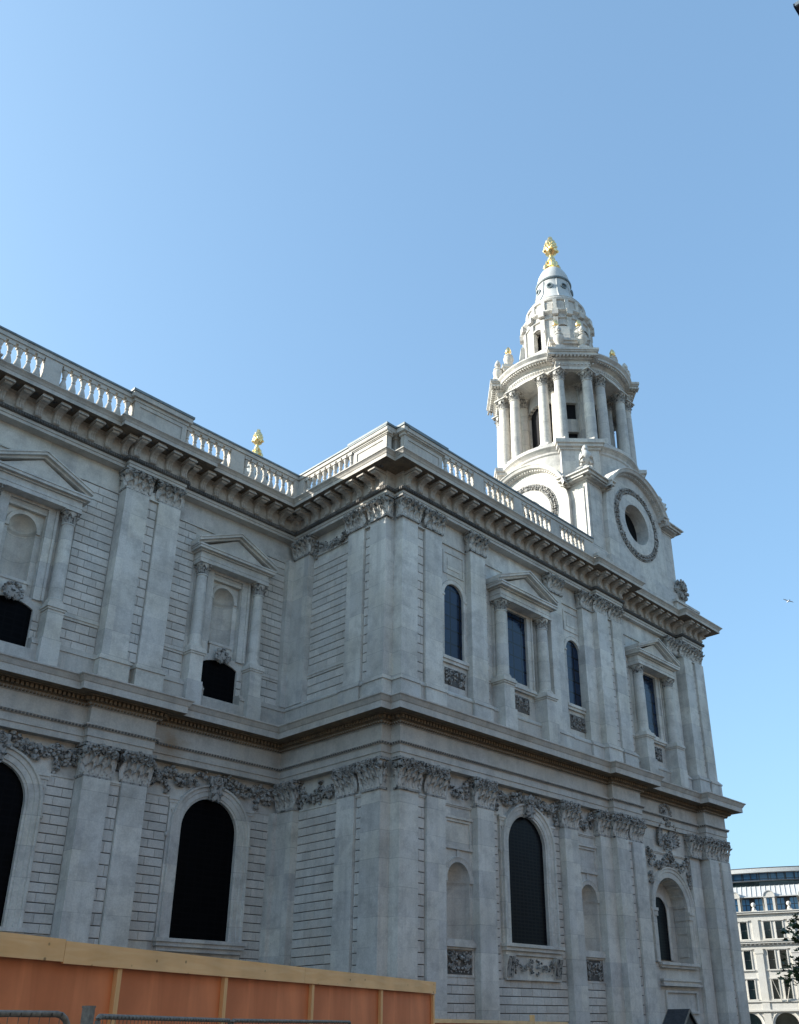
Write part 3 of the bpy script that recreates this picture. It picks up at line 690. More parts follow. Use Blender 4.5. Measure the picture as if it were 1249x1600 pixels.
# upper arched windows of the front
for c, h in ((UPC1,.8),(UPC2,.76)):
    mb = MB(); e = WU; w0 = -e
    sweep_arch(mb, c, 23.55, h, 19.9, [(-.012,e-.26),(-.012,e+.03),(.05,e+.05),(.2,e+.05),(.24,e+.08),(.27,e)], 0, 20)
    mb.box(c-h-.35, c-h-.0, w0-.1, w0, 23.45, 23.56); mb.box(c+h, c+h+.35, w0-.1, w0, 23.45, 23.56)
    for a, b, z0, z1 in [(c-.86,c-.76,24.85,26.25),(c+.76,c+.86,24.85,26.25)]: mb.box(a, b, w0-.05, w0, z0, z1)
    mb.box(c-.76, c+.76, w0-.05, w0, 24.85, 24.95); mb.box(c-.76, c+.76, w0-.05, w0, 26.15, 26.25); mb.box(c-.5, c+.5, w0-.03, w0, 25.2, 25.9)
    o = obj('window', mb, [M_ST], cath, FR)
    pm = MB(); pm.add([(x, w0+.12, z) for x, z in [(c-h-.03,19.86)]+arc(c,23.55,h+.03,16)+[(c+h+.03,19.86)]], [tuple(range(19))]); obj('pane', pm, [M_GLB], o, FR)
    sm = MB(); sm.box(c-1.1, c+1.1, w0-.2, w0+.55, 19.7, 19.88); sm.box(c-1.05, c+1.05, w0-.13, w0, 19.52, 19.699); obj('sill', sm, [M_ST], o, FR)
    carved_panel(FR, c+.02, 18.8, 1.62, .95, WU+.03, 40+int(c))

def column_mesh(r, hh, cap_h, mats, name='column', n=16, abacus=True, seed=3):
    mb = MB()
    mb.box(-r*1.35, r*1.35, -r*1.35, r*1.35, 0, .12*r/.38); z = .12*r/.38
    pr = [(r*1.3,z),(r*1.33,z+.06),(r*1.3,z+.12),(r*1.1,z+.15),(r*1.15,z+.2),(r*1.02,z+.25)]
    for i in range(9):
        t = i/8; pr.append((r*(1-.14*t**1.8), z+.25+(hh-cap_h-z-.33)*t))
    pr += [(r*.98,hh-cap_h-.08),(r*.98,hh-cap_h-.02),(r*.86,hh-cap_h)]
    mb.lathe(pr, n)
    b0 = hh-cap_h
    mb.lathe([(r*.86,b0),(r*.9,b0+cap_h*.6),(r*1.15,b0+cap_h*.88)], n)
    for row, (cnt, hf, oc) in enumerate(((8,.42,.1),(8,.7,.15))):
        for k in range(cnt):
            M = Matrix.Rotation(2*math.pi*(k+.5*row)/cnt, 4, 'Z'); leaf(mb, 0, b0, r*.72, cap_h*hf, -r*.86, oc*r/.38, 1, M)
    for k in range(4):
        M = Matrix.Rotation(math.pi/4+k*math.pi/2, 4, 'Z'); volute(mb, (0, b0+cap_h*.78), cap_h*.15, -r*1.45, -r*1.2, 1, M)
    q = r*1.28; mb.box(-q, q, -q, q, b0+cap_h*.9, hh)
    return mesh(mb, name, mats)
COLA = column_mesh(.37, 4.95, .66, [M_ST, M_CV])
def aedicule(frame, c, e, blind, co=1.94, cs=1., pw=2.74, dk=1.):
    """window dressing: pedestals, columns, entablature and pediment, round a window or a niche"""
    w0 = -e; mb = MB()
    hw = .92
    # inner moulded frame
    for sd in (-1, 1):
        a, b = c+sd*hw, c+sd*(hw+.34); mb.box(min(a,b), max(a,b), w0-.12, w0, 19.7, 24.64)
        a, b = c+sd*(hw+.34), c+sd*(hw+.46); mb.box(min(a,b), max(a,b), w0-.2, w0, 19.7, 24.76)
    mb.box(c-hw, c+hw, w0-.12, w0, 24.3, 24.64); mb.box(c-hw-.34, c+hw+.34, w0-.2, w0, 24.642, 24.76)
    
    if not blind: mb.box(c-hw-.5, c+hw+.5, w0-.28, w0, 19.52, 19.70); mb.box(c-hw-.5, c+hw+.5, w0-.2, w0, 19.4, 19.519)
    o = obj('pedimented_niche' if blind else 'pedimented_window', mb, [M_ST], cath, frame)
    for sd in (-1, 1):
        pc = c+sd*co; pm = MB(); D = lambda v: w0-v*dk
        pm.box(pc-.52*cs, pc+.52*cs, D(.98), w0, 16.42, 17.80); pm.box(pc-.44*cs, pc+.44*cs, D(.9), w0, 17.801, 19.2)
        pm.box(pc-.5*cs, pc+.5*cs, D(.96), w0, 19.201, 19.3); pm.box(pc-.56*cs, pc+.56*cs, D(1.02), w0, 19.303, 19.46)
        pm.box(pc-.3*cs, pc+.3*cs, D(.2), w0, 19.461, 24.4)
        obj('column_pedestal', pm, [M_ST], o, frame)
        put('column', COLA, o, frame @ T((pc, D(.46), 19.462)) @ Matrix.Diagonal((cs, cs, 1, 1)))
    pm = MB(); k_ = pw/2.74
    for hw_, dd_, z0, z1 in ((2.4,.86,24.42,24.62),(2.43,.89,24.622,24.74),(2.38,.84,24.742,24.98),(2.5,.98,24.982,25.06),(2.66,1.2,25.063,25.2),(2.7,1.25,25.203,25.29)):
        pm.box(c-hw_*k_, c+hw_*k_, w0-dd_*dk, w0, z0, z1)
    ap = 26.72
    pm.extrude([(c-2.35*k_,25.291),(c+2.35*k_,25.291),(c,ap-.32)], 'y', w0-.8*dk, w0)
    for sd in (-1, 1):
        def slab(t0, t1, y0):
            P = [(c+sd*pw,25.295+t0),(c,ap-.28+t0),(c,ap-.28+t1),(c+sd*pw,25.295+t1)]
            pm.extrude(P if sd < 0 else P[::-1], 'y', y0, w0)
        slab(.0, .12, w0-1.0*dk); slab(.121, .26, w0-1.22*dk); slab(.261, .34, w0-1.28*dk)
    obj('pediment', pm, [M_ST], o, frame)
    if blind:
        pm = MB()
        pm.box(c-.72, c+.72, w0+.06, w0+.23, 20.36, 20.5); pm.box(c-.64, c+.64, w0+.1, w0+.23, 19.76, 20.362)
        n = niche(frame, c, .65, 20.5, 23.15, WU-.235, None, True, [M_ST], o, .16)
        obj('niche_sill', pm, [M_ST], o, frame)
        km = MB(); km.blob((c, w0-.16, 19.74), .36, (1.1,.5,1), 0, .15)
        for k in range(26):
            a = rnd.uniform(0, 2*math.pi); km.blob((c+.42*math.cos(a), w0-.16-rnd.uniform(0,.1), 19.74+.36*math.sin(a)), rnd.uniform(.07,.13))
        obj('cartouche', km, [M_CV], o, frame)
        pn = MB(); pn.add([(c-1.15,w0+.1,17.0),(c+1.15,w0+.1,17.0),(c+1.15,w0+.1,19.5),(c-1.15,w0+.1,19.5)], [(0,1,2,3)]); obj('pane', pn, [M_GLN], o, frame)
    else:
        pn = MB(); pn.add([(c-hw-.05,w0+.06,19.9),(c+hw+.05,w0+.06,19.9),(c+hw+.05,w0+.06,24.4),(c-hw-.05,w0+.06,24.4)], [(0,1,2,3)]); obj('pane', pn, [M_GLB], o, frame)
        carved_panel(frame, c, 18.7, 1.9, .95, e+.04, 60+int(c))
    return o
# nave niches need a hole in the wall plate: they are set forward on a shallow plate instead
for c in AEN: aedicule(NA, c, WU, True, 1.82, .84, 2.52, .8)
aedicule(FR, AE1, WU, False); aedicule(FR, AE2, WU, False)

# ------------------------------------------------------------------ west bay: deep arched recess
mb = MB(); c = DOOR; w0 = -WE
sweep_arch(mb, c, 8.5, 2.0, 5.36, [(-.012,WE-1.04),(-.012,WE+.02),(.12,WE+.04),(.3,WE+.05),(.34,WE+.1),(.5,WE+.11),(.55,WE+.17),(.64,WE+.18),(.66,WE)], 0, 24)
for sd in (-1, 1):
    a, b = c+sd*1.93, c+sd*2.75; mb.box(min(a,b), max(a,b), w0-.16, w0+1.0, 8.32, 8.5); mb.box(min(a,b)-.0, max(a,b)+.0, w0-.1, w0+1.0, 8.02, 8.315)
    for z0, z1 in ((5.8,7.0),(7.2,7.85)):
        X = c+sd*2.02; mb.box(min(X,X-sd*.09), max(X,X-sd*.09), w0+.25, w0+.85, z0, z1)
for i in range(9):                                       # coffer ribs of the arch soffit
    a = math.pi*(i+.5)/9
    M = T((c, 0, 8.5)) @ Matrix.Rotation(-(a-math.pi/2), 4, 'Y')
    mb.box(-.06, .06, w0+.12, w0+1.0, 1.92, 2.03, 0, M)
mb.add([(x, w0+1.05, z) for x, z in [(c-2,5.36)]+arc(c,8.5,2.0,20)+[(c+2,5.36)]], [tuple(range(23))])
sweep_arch(mb, c, 8.45, .95, 5.6, [(-.0,WE-1.04),(0,WE-.95),(.25,WE-.93),(.3,WE-1.05)], 0, 16)
mb.box(c-2.3, c+2.3, w0-.3, w0+1.05, 5.2, 5.36); mb.box(c-2.2, c+2.2, w0-.2, w0, 5.05, 5.199)
mb.box(c-2.3, c+2.3, w0-.26, w0, 4.3, 4.42); mb.box(c-2.2, c+2.2, w0-.18, w0, 4.15, 4.299); mb.box(c-2.3, c+2.3, w0-.3, w0, 4.02, 4.149)
for a, b, z0, z1 in [(c-1.9,c+1.9,3.66,3.78),(c-1.9,c+1.9,2.5,2.62),(c-1.9,c-1.75,2.62,3.66),(c+1.75,c+1.9,2.62,3.66)]: mb.box(a, b, w0-.12, w0, z0, z1)
o = obj('arched_recess', mb, [M_ST], cath, FR)
pm = MB(); pm.add([(x, w0+1.0, z) for x, z in [(c-.95,5.6)]+arc(c,8.45,.95,16)+[(c+.95,5.6)]], [tuple(range(19))]); obj('pane', pm, [M_GLK], o, FR)
festoon(FR, [(c-2.3,11.9),(c-.1,12.0)], .8, WE+.04, .14, [(c-2.4,12.2,2.2)], 70); festoon(FR, [(c+.1,12.0),(c+2.3,11.9)], .8, WE+.04, .14, [(c+2.4,12.2,2.2)], 70)
mb = MB()
for sd in (-1, 1):                                       # palm-like fan and fruit above the arch
    for k in range(7):
        M = T((c+sd*.25, 0, 12.55)) @ Matrix.Rotation(sd*R(22+k*11), 4, 'Y'); leaf(mb, 0, .1, .32, 1.5-.08*k, w0-.05, .2, 0, M)
for k in range(50): mb.blob((c+rnd.gauss(0,.28), w0-.1-rnd.uniform(0,.16), rnd.uniform(11.2,13.2)), rnd.uniform(.06,.12))
obj('carved_fan', mb, [M_CV], cath, FR); mb = MB()
for k in range(36):
    a = rnd.uniform(0, 2*math.pi); mb.blob((c-.1+.62*math.cos(a), -.05+A2, 14.65+.5*math.sin(a)), rnd.uniform(.09,.17))
mb.blob((c-.1, A2-.02, 14.65), .42, (1,.4,1)); 
for k in range(14): mb.blob((c+rnd.gauss(0,.2), A2-.05, 13.9+rnd.uniform(-.15,.15)), .1)
obj('cartouche', mb, [M_CV], cath, FR)

# lamp fixture by the recess, wall-mounted floodlight
# ------------------------------------------------------------------ north-west tower
XC, YC = 54.8, 36.55
TW = T((XC, YC, 0))
tower = put('bell_tower', None, cath, T((XC, YC, 29.6)))
HX, HY = 5.85, 5.35
def face_frames(): return [(0, HY, HX), (90, HX, HY), (180, HY, HX), (-90, HX, HY)]      # rotation, distance, half width
OC, OR = 36.15, 4.25
mb = MB(); orn = MB()
mb.box(-HX+1.55, HX-1.55, -HY+1.55, HY-1.55, 29.5, 38.0)
for sx in (-1, 1):
    for sy in (-1, 1): mb.box(min(sx*3.9,sx*HX), max(sx*3.9,sx*HX), min(sy*3.5,sy*HY), max(sy*3.5,sy*HY), 29.5, 37.55)
mb.box(-HX-.3, HX+.3, -HY-.3, HY+.3, 29.5, 31.6); mb.box(-HX-.18, HX+.18, -HY-.18, HY+.18, 31.602, 32.35)
mb2 = MB()
for rot, ds, hw in face_frames():
    M = Matrix.Rotation(R(rot), 4, 'Z')
    y0 = -ds-.32; orn = MB()
    # bay plate with circular hole
    n = 48; hole = [(1.62*math.sin(2*math.pi*i/n), OC-1.62*math.cos(2*math.pi*i/n)) for i in range(n)]
    def outer(i):
        a = 2*math.pi*i/n; dx, dz = math.sin(a), -math.cos(a)
        zt = None
        r = 3.95
        if dz >= 0 and True:
            x, z = r*dx, r*dz
            if abs(x) > 3.95: x = math.copysign(3.95, x)
            return (x, OC+z)
        t = min(3.95/max(abs(dx),1e-6), (OC-31.7)/max(-dz,1e-6)); return (dx*t, OC+dz*t)
    for i in range(n):
        j = (i+1) % n
        p, q, a, b = hole[i], hole[j], outer(i), outer(j)
        mb.add([(p[0],y0,p[1]),(q[0],y0,q[1]),(b[0],y0,b[1]),(a[0],y0,a[1])], [(0,1,2,3)], 0, False, M)
        mb.add([(a[0],y0,a[1]),(b[0],y0,b[1]),(b[0],y0+2.2,b[1]),(a[0],y0+2.2,a[1])], [(0,1,2,3)], 0, False, M)
        mb.add([(p[0],y0,p[1]),(q[0],y0,q[1]),(q[0]*.97,y0+1.,(q[1]-OC)*.97+OC),(p[0]*.97,y0+1.,(p[1]-OC)*.97+OC)], [(0,1,2,3)], 0, True, M)
    for xs in (-3.95, 3.95): mb.box(min(xs,xs*.98), max(xs,xs*.98), y0+.001, y0+.4, 31.6, 32.2, 0, M)
    mb.box(-4.3, 4.3, y0-.3, y0+.4, 29.5, 31.7, 0, M); mb.box(-4.2, 4.2, y0-.18, y0+.3, 31.701, 32.1, 0, M)
    # plain raised dial ring inside the wreath
    prof = [(1.62,.0),(1.62,.06),(2.42,.07),(2.46,.02)]
    k = len(prof); vs = []
    for i in range(n):
        a = 2*math.pi*i/n
        for r_, e in prof: vs.append((r_*math.cos(a), y0-e, OC+r_*math.sin(a)))
    mb.add(vs, [(i*k+j, ((i+1)%n)*k+j, ((i+1)%n)*k+j+1, i*k+j+1) for i in range(n) for j in range(k-1)], 0, False, M)
    for i in range(90):
        a = 2*math.pi*i/90
        for rr in (2.58, 2.8): orn.blob((rr*math.cos(a+rnd.uniform(-.02,.02)), y0-.05-rnd.uniform(0,.08), OC+rr*math.sin(a)), rnd.uniform(.08,.125), (1,1,1), 0, .3, M)
    vs = []
    for i in range(n):
        a = 2*math.pi*i/n
        for r_, e in ((2.47,.0),(2.47,.05),(2.5,.05),(2.5,.012),(2.9,.012),(2.9,.06),(2.97,.06),(2.97,0)): vs.append((r_*math.cos(a), y0-e, OC+r_*math.sin(a)))
    orn.add(vs, [(i*8+j, ((i+1)%n)*8+j, ((i+1)%n)*8+j+1, i*8+j+1) for i in range(n) for j in range(7)], 0, False, M)
    obj('wreath', orn, [M_CV], tower, TW)
    # corner piers' panels
    for sd in (-1, 1):
        xa, xb = sd*4.35, sd*(hw-.25); mb.box(min(xa,xb), max(xa,xb), -ds-.07, -ds, 32.5, 37.2, 0, M)
    # curved and straight cornice
    cp = [(.0,-.05),(.05,.06),(.14,.1),(.16,.32),(.3,.36),(.34,.62),(.5,.7),(.56,.78),(.62,.78),(.66,-.3)]
    th0 = math.asin((37.55-OC)/OR); segs = 26; vs = []
    for i in range(segs+1):
        a = math.pi-th0-(math.pi-2*th0)*i/segs
        for o_, e in cp: vs.append(((OR-.5+o_)*math.cos(a), y0-e+.1, OC+(OR-.5+o_)*math.sin(a)))
    k = len(cp); mb2.add(vs, [(i*k+j, (i+1)*k+j, (i+1)*k+j+1, i*k+j+1) for i in range(segs) for j in range(k-1)], 0, False, M)
    for i in range(40):
        a = math.pi-th0-(math.pi-2*th0)*(i+.5)/40
        Md = M @ T((0, 0, OC)) @ Matrix.Rotation(-(a-math.pi/2), 4, 'Y'); mb2.box(-.06, .06, y0-.32, y0, OR-.5+.16, OR-.5+.27, 0, Md)
    xi = (OR-.4)*math.cos(th0)
    for sd in (-1, 1):
        xa, xb = sd*(xi-.25), sd*(hw+.0)
        for (o0, e0), (o1, e1) in (((0,.06),(.15,.06)),((.151,.12),(.3,.32)),((.301,.58),(.5,.62)),((.501,.7),(.6,.78))):
            # returns over the bay, then over the pier
            a, b = sorted((xa, sd*4.05)); mb2.box(a, b, y0-e1+.1, y0+.6, 37.52+o0, 37.52+o1, 0, M)
            
        for q in range(10):
            x = sd*(4.2+(hw-4.2)*q/9); mb2.box(x-.06, x+.06, -ds-.5, -ds, 37.69, 37.8, 0, M)
for sx in (-1, 1):
    for sy in (-1, 1):
        for o0, o1, e in ((0,.15,.06),(.152,.3,.3),(.302,.5,.62),(.502,.6,.78)):
            mb2.box(min(sx*4.06,sx*(HX+e)), max(sx*4.06,sx*(HX+e)), min(sy*3.56,sy*(HY+e)), max(sy*3.56,sy*(HY+e)), 37.52+o0, 37.52+o1)
mb2.box(-HX+.4, HX-.4, -HY+.4, HY-.4, 37.6, 38.35)
obj('tower_base', mb, [M_TW], tower, TW); obj('tower_cornice', mb2, [M_TW], tower, TW); 
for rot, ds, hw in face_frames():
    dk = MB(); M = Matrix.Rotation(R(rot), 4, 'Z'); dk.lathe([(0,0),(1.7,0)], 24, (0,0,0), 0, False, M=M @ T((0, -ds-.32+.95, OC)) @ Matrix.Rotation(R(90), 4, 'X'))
    obj('oculus_shade_disc', dk, [M_SHADE], tower, TW)  # black disc that paints the shade deep in the oculus

# lantern
TB = TW
TW = T((XC-.2, YC+.05, 0))
Z0, Z1, Z2, Z3 = 38.3, 42.5, 49.3, 50.9
RD = 5.15; RB = 5.6; BW = 1.55
mb = MB()
mb.lathe([(RD+.35,Z0),(RD+.35,39.6),(RD+.2,39.75),(RD+.2,Z1-.95),(RD+.3,Z1-.85),(RD+.3,Z1-.7),(RD+.5,Z1-.45),(RD+.6,Z1-.4),(RD+.6,Z1-.12),(RD+.3,Z1-.05),(RD+.3,Z1),(3.0,Z1)], 64)
for k in range(4):
    M = Matrix.Rotation(R(45+90*k), 4, 'Z')
    for e, z0, z1 in ((0,Z0,Z1-.9),(.12,Z1-.9,Z1-.7),(.3,Z1-.7,Z1-.45),(.42,Z1-.45,Z1-.12),(.15,Z1-.12,Z1)):
        mb.box(3.5, RB+.05+e, -BW-e+.1, BW+e-.1, z0+.001, z1, 0, M)
obj('lantern_base', mb, [M_TW], tower, TW)
COLT = column_mesh(.45, Z2-Z1, .85, [M_TW, M_CV], 'column', 18)
colpos = []
for k in range(4):
    M = Matrix.Rotation(R(45+90*k), 4, 'Z')
    for y in (-1.12, 1.12):
        colpos += [M @ Vector((RB-.5, y, Z1)), M @ Vector((RB-2.1, y, Z1))]
    for a in (-17, 17):
        M2 = Matrix.Rotation(R(90*k+a), 4, 'Z'); colpos.append(M2 @ Vector((RD-.25, 0, Z1)))
for p in colpos: put('column', COLT, tower, TW @ T(p))
mb = MB()                                                # core shell with openings on the four sides and doors on the diagonals
rc = 3.35; n = 64
for i in range(n):
    a0, a1 = 2*math.pi*i/n, 2*math.pi*(i+1)/n; am = math.degrees((a0+a1)/2)
    dcard = abs((am+45) % 90-45); ddiag = abs(am % 90-45)
    def strip(z0, z1):
        for r_ in (rc, rc-.3): mb.add([(r_*math.cos(a0),r_*math.sin(a0),z0),(r_*math.cos(a1),r_*math.sin(a1),z0),(r_*math.cos(a1),r_*math.sin(a1),z1),(r_*math.cos(a0),r_*math.sin(a0),z1)], [(0,1,2,3)], 0, True)
        for z in (z0, z1): mb.add([(rc*math.cos(a0),rc*math.sin(a0),z),(rc*math.cos(a1),rc*math.sin(a1),z),((rc-.3)*math.cos(a1),(rc-.3)*math.sin(a1),z),((rc-.3)*math.cos(a0),(rc-.3)*math.sin(a0),z)], [(0,1,2,3)])
    if dcard < 30.5:
        h = math.sqrt(max(0, 1-(dcard/30.5)**2)); strip(Z1+4.6+1.1*h, Z2+.2)
    elif ddiag < 11: strip(Z1, Z1+.4); strip(Z1+2.4, Z1+3.6); strip(Z1+5.2, Z2+.2)
    else: strip(Z1, Z2+.2)
for k in range(8):
    a = R(90*(k//2)+(31 if k % 2 else -31))
    for da in (-.02,): mb.box(rc-.5, rc+.3, -.25, .25, Z1, Z2+.1, 0, Matrix.Rotation(a, 4, 'Z'))
mb.lathe([(0,Z2+.15),(rc+.1,Z2+.15)], 32); mb.lathe([(0,Z1+.02),(rc,Z1+.02)], 32)
mb.lathe([(3.0,Z1+.03),(3.0,Z2+.1)], 32, mi=1)  # solid black cylinder painting the shade behind the core's openings
obj('lantern_core', mb, [M_TW, M_SHADE], tower, TW)
mb = MB()
prof = [(3.2,Z2),(RD+.05,Z2),(RD+.05,Z2+.3),(RD+.1,Z2+.32),(RD+.1,Z2+.5),(RD+.02,Z2+.52),(RD+.02,Z2+.85),(RD+.22,Z2+.95),(RD+.22,Z2+1.05),(RD+.62,Z2+1.1),(RD+.62,Z2+1.3),(RD+.82,Z2+1.5),(RD+.82,Z2+1.6),(3.2,Z2+1.75)]
mb.lathe(prof, 72)
for i in range(150):
    M = Matrix.Rotation(2*math.pi*i/150, 4, 'Z'); mb.box(RD+.05, RD+.5, -.065, .065, Z2+.96, Z2+1.09, 0, M); mb.box(RD, RD+.17, -.05, .05, Z2+.4, Z2+.5, 0, M)
for k in range(4):
    M = Matrix.Rotation(R(45+90*k), 4, 'Z')
    for e, z0, z1 in ((0,0,.3),(.05,.301,.5),(0,.501,.86),(.2,.861,1.05),(.5,1.052,1.3),(.6,1.301,1.42),(.68,1.421,1.62)):
        mb.box(3.0, RB+e-.05, -BW-e+.18, BW+e-.18, Z2+z0+.003, Z2+z1+.003, 0, M)
    for q in range(12):
        y = -1.6+3.2*q/11; mb.box(RB, RB+.42, y-.07, y+.07, Z2+.95, Z2+1.06, 0, M); mb.box(RB-.06, RB+.1, y-.06, y+.06, Z2+.4, Z2+.5, 0, M)
    for q in range(8):
        for sd in (-1, 1): x = 4.4+1.7*q/7; mb.box(x-.07, x+.07, min(sd*1.5,sd*2.05), max(sd*1.5,sd*2.05), Z2+.95, Z2+1.06, 0, M)
    mb.box(3.6, RB-.4, -1.0, 1.0, Z2-.0, Z2+.02, 0, M)
obj('lantern_cornice', mb, [M_TW], tower, TW)
# attic pedestals, scroll buttresses
mb = MB()
for k in range(4):
    M = Matrix.Rotation(R(45+90*k), 4, 'Z')
    mb.box(3.2, 4.9, -1.45, 1.45, Z3-.05, 52.55, 0, M); mb.box(3.2, 5.15, -1.7, 1.7, 52.552, 52.8, 0, M); mb.box(3.2, 5.05, -1.6, 1.6, 52.3, 52.55, 0, M)
    for y in (-.95, .95):
        mb.box(5.0, 5.9, y-.42, y+.42, Z3-.05, 51.35, 0, M)
    pts = [(4.9,52.8),(4.3,53.0),(3.75,53.6),(3.45,54.4),(3.3,55.6),(3.0,55.6),(3.0,52.8)]
    mb.extrude(pts, 'y', -.45, .45, 0, False, M @ Matrix.Identity(4))
mb.lathe([(5.2,Z3-.02),(5.0,51.3),(4.4,51.6),(3.9,52.2),(3.6,53.0),(3.45,53.2)], 48)
obj('lantern_attic', mb, [M_TW], tower, TW)
def urn_mesh(gold):
    mb = MB()
    mb.box(-.3,.3,-.3,.3,0,.22)
    mb.lathe([(.24,.22),(.16,.3),(.12,.42),(.16,.5),(.34,.7),(.43,.95),(.44,1.12),(.34,1.22),(.3,1.28),(.38,1.34),(.38,1.4),(.24,1.48),(.14,1.6),(.12,1.66)], 14)
    mb.lathe([(.12,1.66),(.22,1.76),(.26,1.92),(.2,2.12),(.1,2.3),(.02,2.42)], 12, mi=1)
    for k in range(26):
        a = k*2.4; t = k/26; mb.blob(((.24-.16*t)*math.cos(a), (.24-.16*t)*math.sin(a), 1.75+.55*t), .06, mi=1)
    return mesh(mb, 'urn', [M_TW, M_GOLD if gold else M_TW])
URN = urn_mesh(False); URNG = urn_mesh(True)
for k in range(4):
    M = Matrix.Rotation(R(45+90*k), 4, 'Z')
    for y in (-.95, .95):
        put('urn', URN, tower, TW @ M @ T((5.45, y, 51.35))); put('urn', URNG, tower, TW @ M @ T((4.5, y, 52.8)))
# upper drum, attic ring, bell roof
mb = MB()
n = 64; r0 = 2.85
for i in range(n):
    a0, a1 = 2*math.pi*i/n, 2*math.pi*(i+1)/n; am = math.degrees((a0+a1)/2)
    dd = abs(am % 45-22.5) if False else abs((am+22.5) % 45-22.5)
    def strip(z0, z1):
        for r_ in (r0, r0-.45): mb.add([(r_*math.cos(a0),r_*math.sin(a0),z0),(r_*math.cos(a1),r_*math.sin(a1),z0),(r_*math.cos(a1),r_*math.sin(a1),z1),(r_*math.cos(a0),r_*math.sin(a0),z1)], [(0,1,2,3)], 0, True)
        for z in (z0, z1): mb.add([(r0*math.cos(a0),r0*math.sin(a0),z),(r0*math.cos(a1),r0*math.sin(a1),z),((r0-.45)*math.cos(a1),(r0-.45)*math.sin(a1),z),((r0-.45)*math.cos(a0),(r0-.45)*math.sin(a0),z)], [(0,1,2,3)])
    if dd < 10: strip(52.9, 53.7); strip(55.5+.62*math.sqrt(1-(dd/10)**2), 57.2)
    else: strip(52.9, 57.2)
for k in range(16):
    M = Matrix.Rotation(R(22.5*k+11.25), 4, 'Z'); mb.box(r0-.3, r0+.16, -.2, .2, 53.0, 56.9, 0, M)
for k in range(8):
    M = Matrix.Rotation(R(45*k), 4, 'Z')
    for i in range(9):
        a = math.pi*i/9; b = math.pi*(i+1)/9
        P = [(.56*math.cos(a),55.5+.6*math.sin(a)),(.56*math.cos(b),55.5+.6*math.sin(b)),(.72*math.cos(b),55.5+.76*math.sin(b)),(.72*math.cos(a),55.5+.76*math.sin(a))]
        mb.add([(r0+.12,y,z) for y, z in P], [(0,1,2,3)], 0, False, M); mb.add([(r0+.12,y,z) for y, z in P[2:]]+[(r0-.1,y,z) for y, z in reversed(P[2:])], [(0,1,2,3)], 0, False, M)
    mb.box(r0-.1, r0+.35, -.9, .9, 53.35, 53.6, 0, M)
mb.lathe([(2.7,56.8),(2.98,56.85),(2.98,57.0),(2.92,57.05),(2.92,57.3),(3.06,57.4),(3.2,57.52),(3.2,57.66),(2.72,57.8),(2.62,57.85),(2.5,59.1),(2.4,59.2)], 56)
for k in range(16):
    M = Matrix.Rotation(R(22.5*k+11.25), 4, 'Z')
    mb.box(2.2, 2.7, -.16, .16, 57.85, 59.15, 0, M); mb.box(2.7, 3.26, -.26, .26, 57.06, 57.63, 0, M)
    M = Matrix.Rotation(R(22.5*k), 4, 'Z'); mb.box(2.2, 2.6, -.32, .32, 58.15, 58.85, 1, M)
mb.lathe([(2.35,59.1),(2.62,59.2),(2.66,59.35),(2.5,59.42),(2.42,59.75),(2.3,59.82)], 56)
mb.lathe([(2.3,53.),(2.3,57.)], 24, mi=2)  # black cylinder in place of the drum's inner shade
obj('lantern_drum', mb, [M_TW, M_CO, M_SHADE], tower, TW)
mb = MB()
mb.lathe([(2.45,60.0),(2.25,60.2),(2.0,60.55),(1.74,61.1),(1.6,61.8),(1.52,62.5),(1.5,62.85)], 40)
mb.lathe([(1.5,62.85),(1.6,62.9),(1.62,63.05),(1.5,63.12)], 40, mi=1)
mb.lathe([(1.5,63.1),(1.46,63.5),(1.34,64.0),(1.12,64.5),(.88,64.8),(.8,64.9)], 40)
for k in range(8):
    M = Matrix.Rotation(R(45*k+22.5), 4, 'Z')
    mb.lathe([(.26,-.1),(.3,0),(.3,.1),(.2,.12),(.18,.0)], 16, (0,0,0), 1, True, M=M @ T((1.6, 0, 61.95)) @ Matrix.Rotation(R(90), 4, 'Y'))
    M = Matrix.Rotation(R(45*k), 4, 'Z'); mb.tube([M @ Vector(p) for p in [(2.27,0,60.2),(2.02,0,60.55),(1.76,0,61.1),(1.62,0,61.8),(1.53,0,62.8)]], .05, 5)
obj('bell_roof', mb, [plain('bleached_lead', (.50,.50,.485), .75, 0, .12, 1.2), M_LD], tower, TW @ T((0,0,-.25)))
mb = MB()
mb.lathe([(.78,64.9),(.84,65.0),(.6,65.15),(.5,65.4),(.62,65.6),(.5,65.8),(.34,65.95),(.3,66.2),(.42,66.35),(.42,66.5),(.25,66.65),(.22,66.95),(.4,67.1),(.62,67.25)], 20)
for k in range(4):
    a = R(45+90*k); c2, s2 = math.cos(a), math.sin(a)
    mb.blob((.62*c2, .62*s2, 65.45), .38, (1,1,1.1), 0, .08); mb.blob((.48*c2, .48*s2, 66.05), .24, (1,1,1.2), 0, .08); mb.blob((.72*c2, .72*s2, 67.5), .2, (1,1,1), 0, .1)
mb.lathe([(.3,67.1),(.6,67.4),(.68,67.9),(.62,68.35),(.42,68.7),(.2,68.85)], 18)
for k in range(70):
    t = k/70; a = k*2.39996; z = 67.3+1.45*t; rr = .66*math.sin(math.pi*(.25+.62*t))
    mb.blob((rr*math.cos(a), rr*math.sin(a), z), .13, (1,1,1.2), 0, .1)
for k in range(9):
    a = k*.7; mb.lathe([(.09,0),(.06,.35),(.0,.5)], 6, (.2*math.cos(a)*(k>0), .2*math.sin(a)*(k>0), 68.75))
obj('gold_pineapple', mb, [M_GOLD], tower, TW @ T((0,0,-.25)) @ Matrix.Diagonal((.84,.84,1,1)))
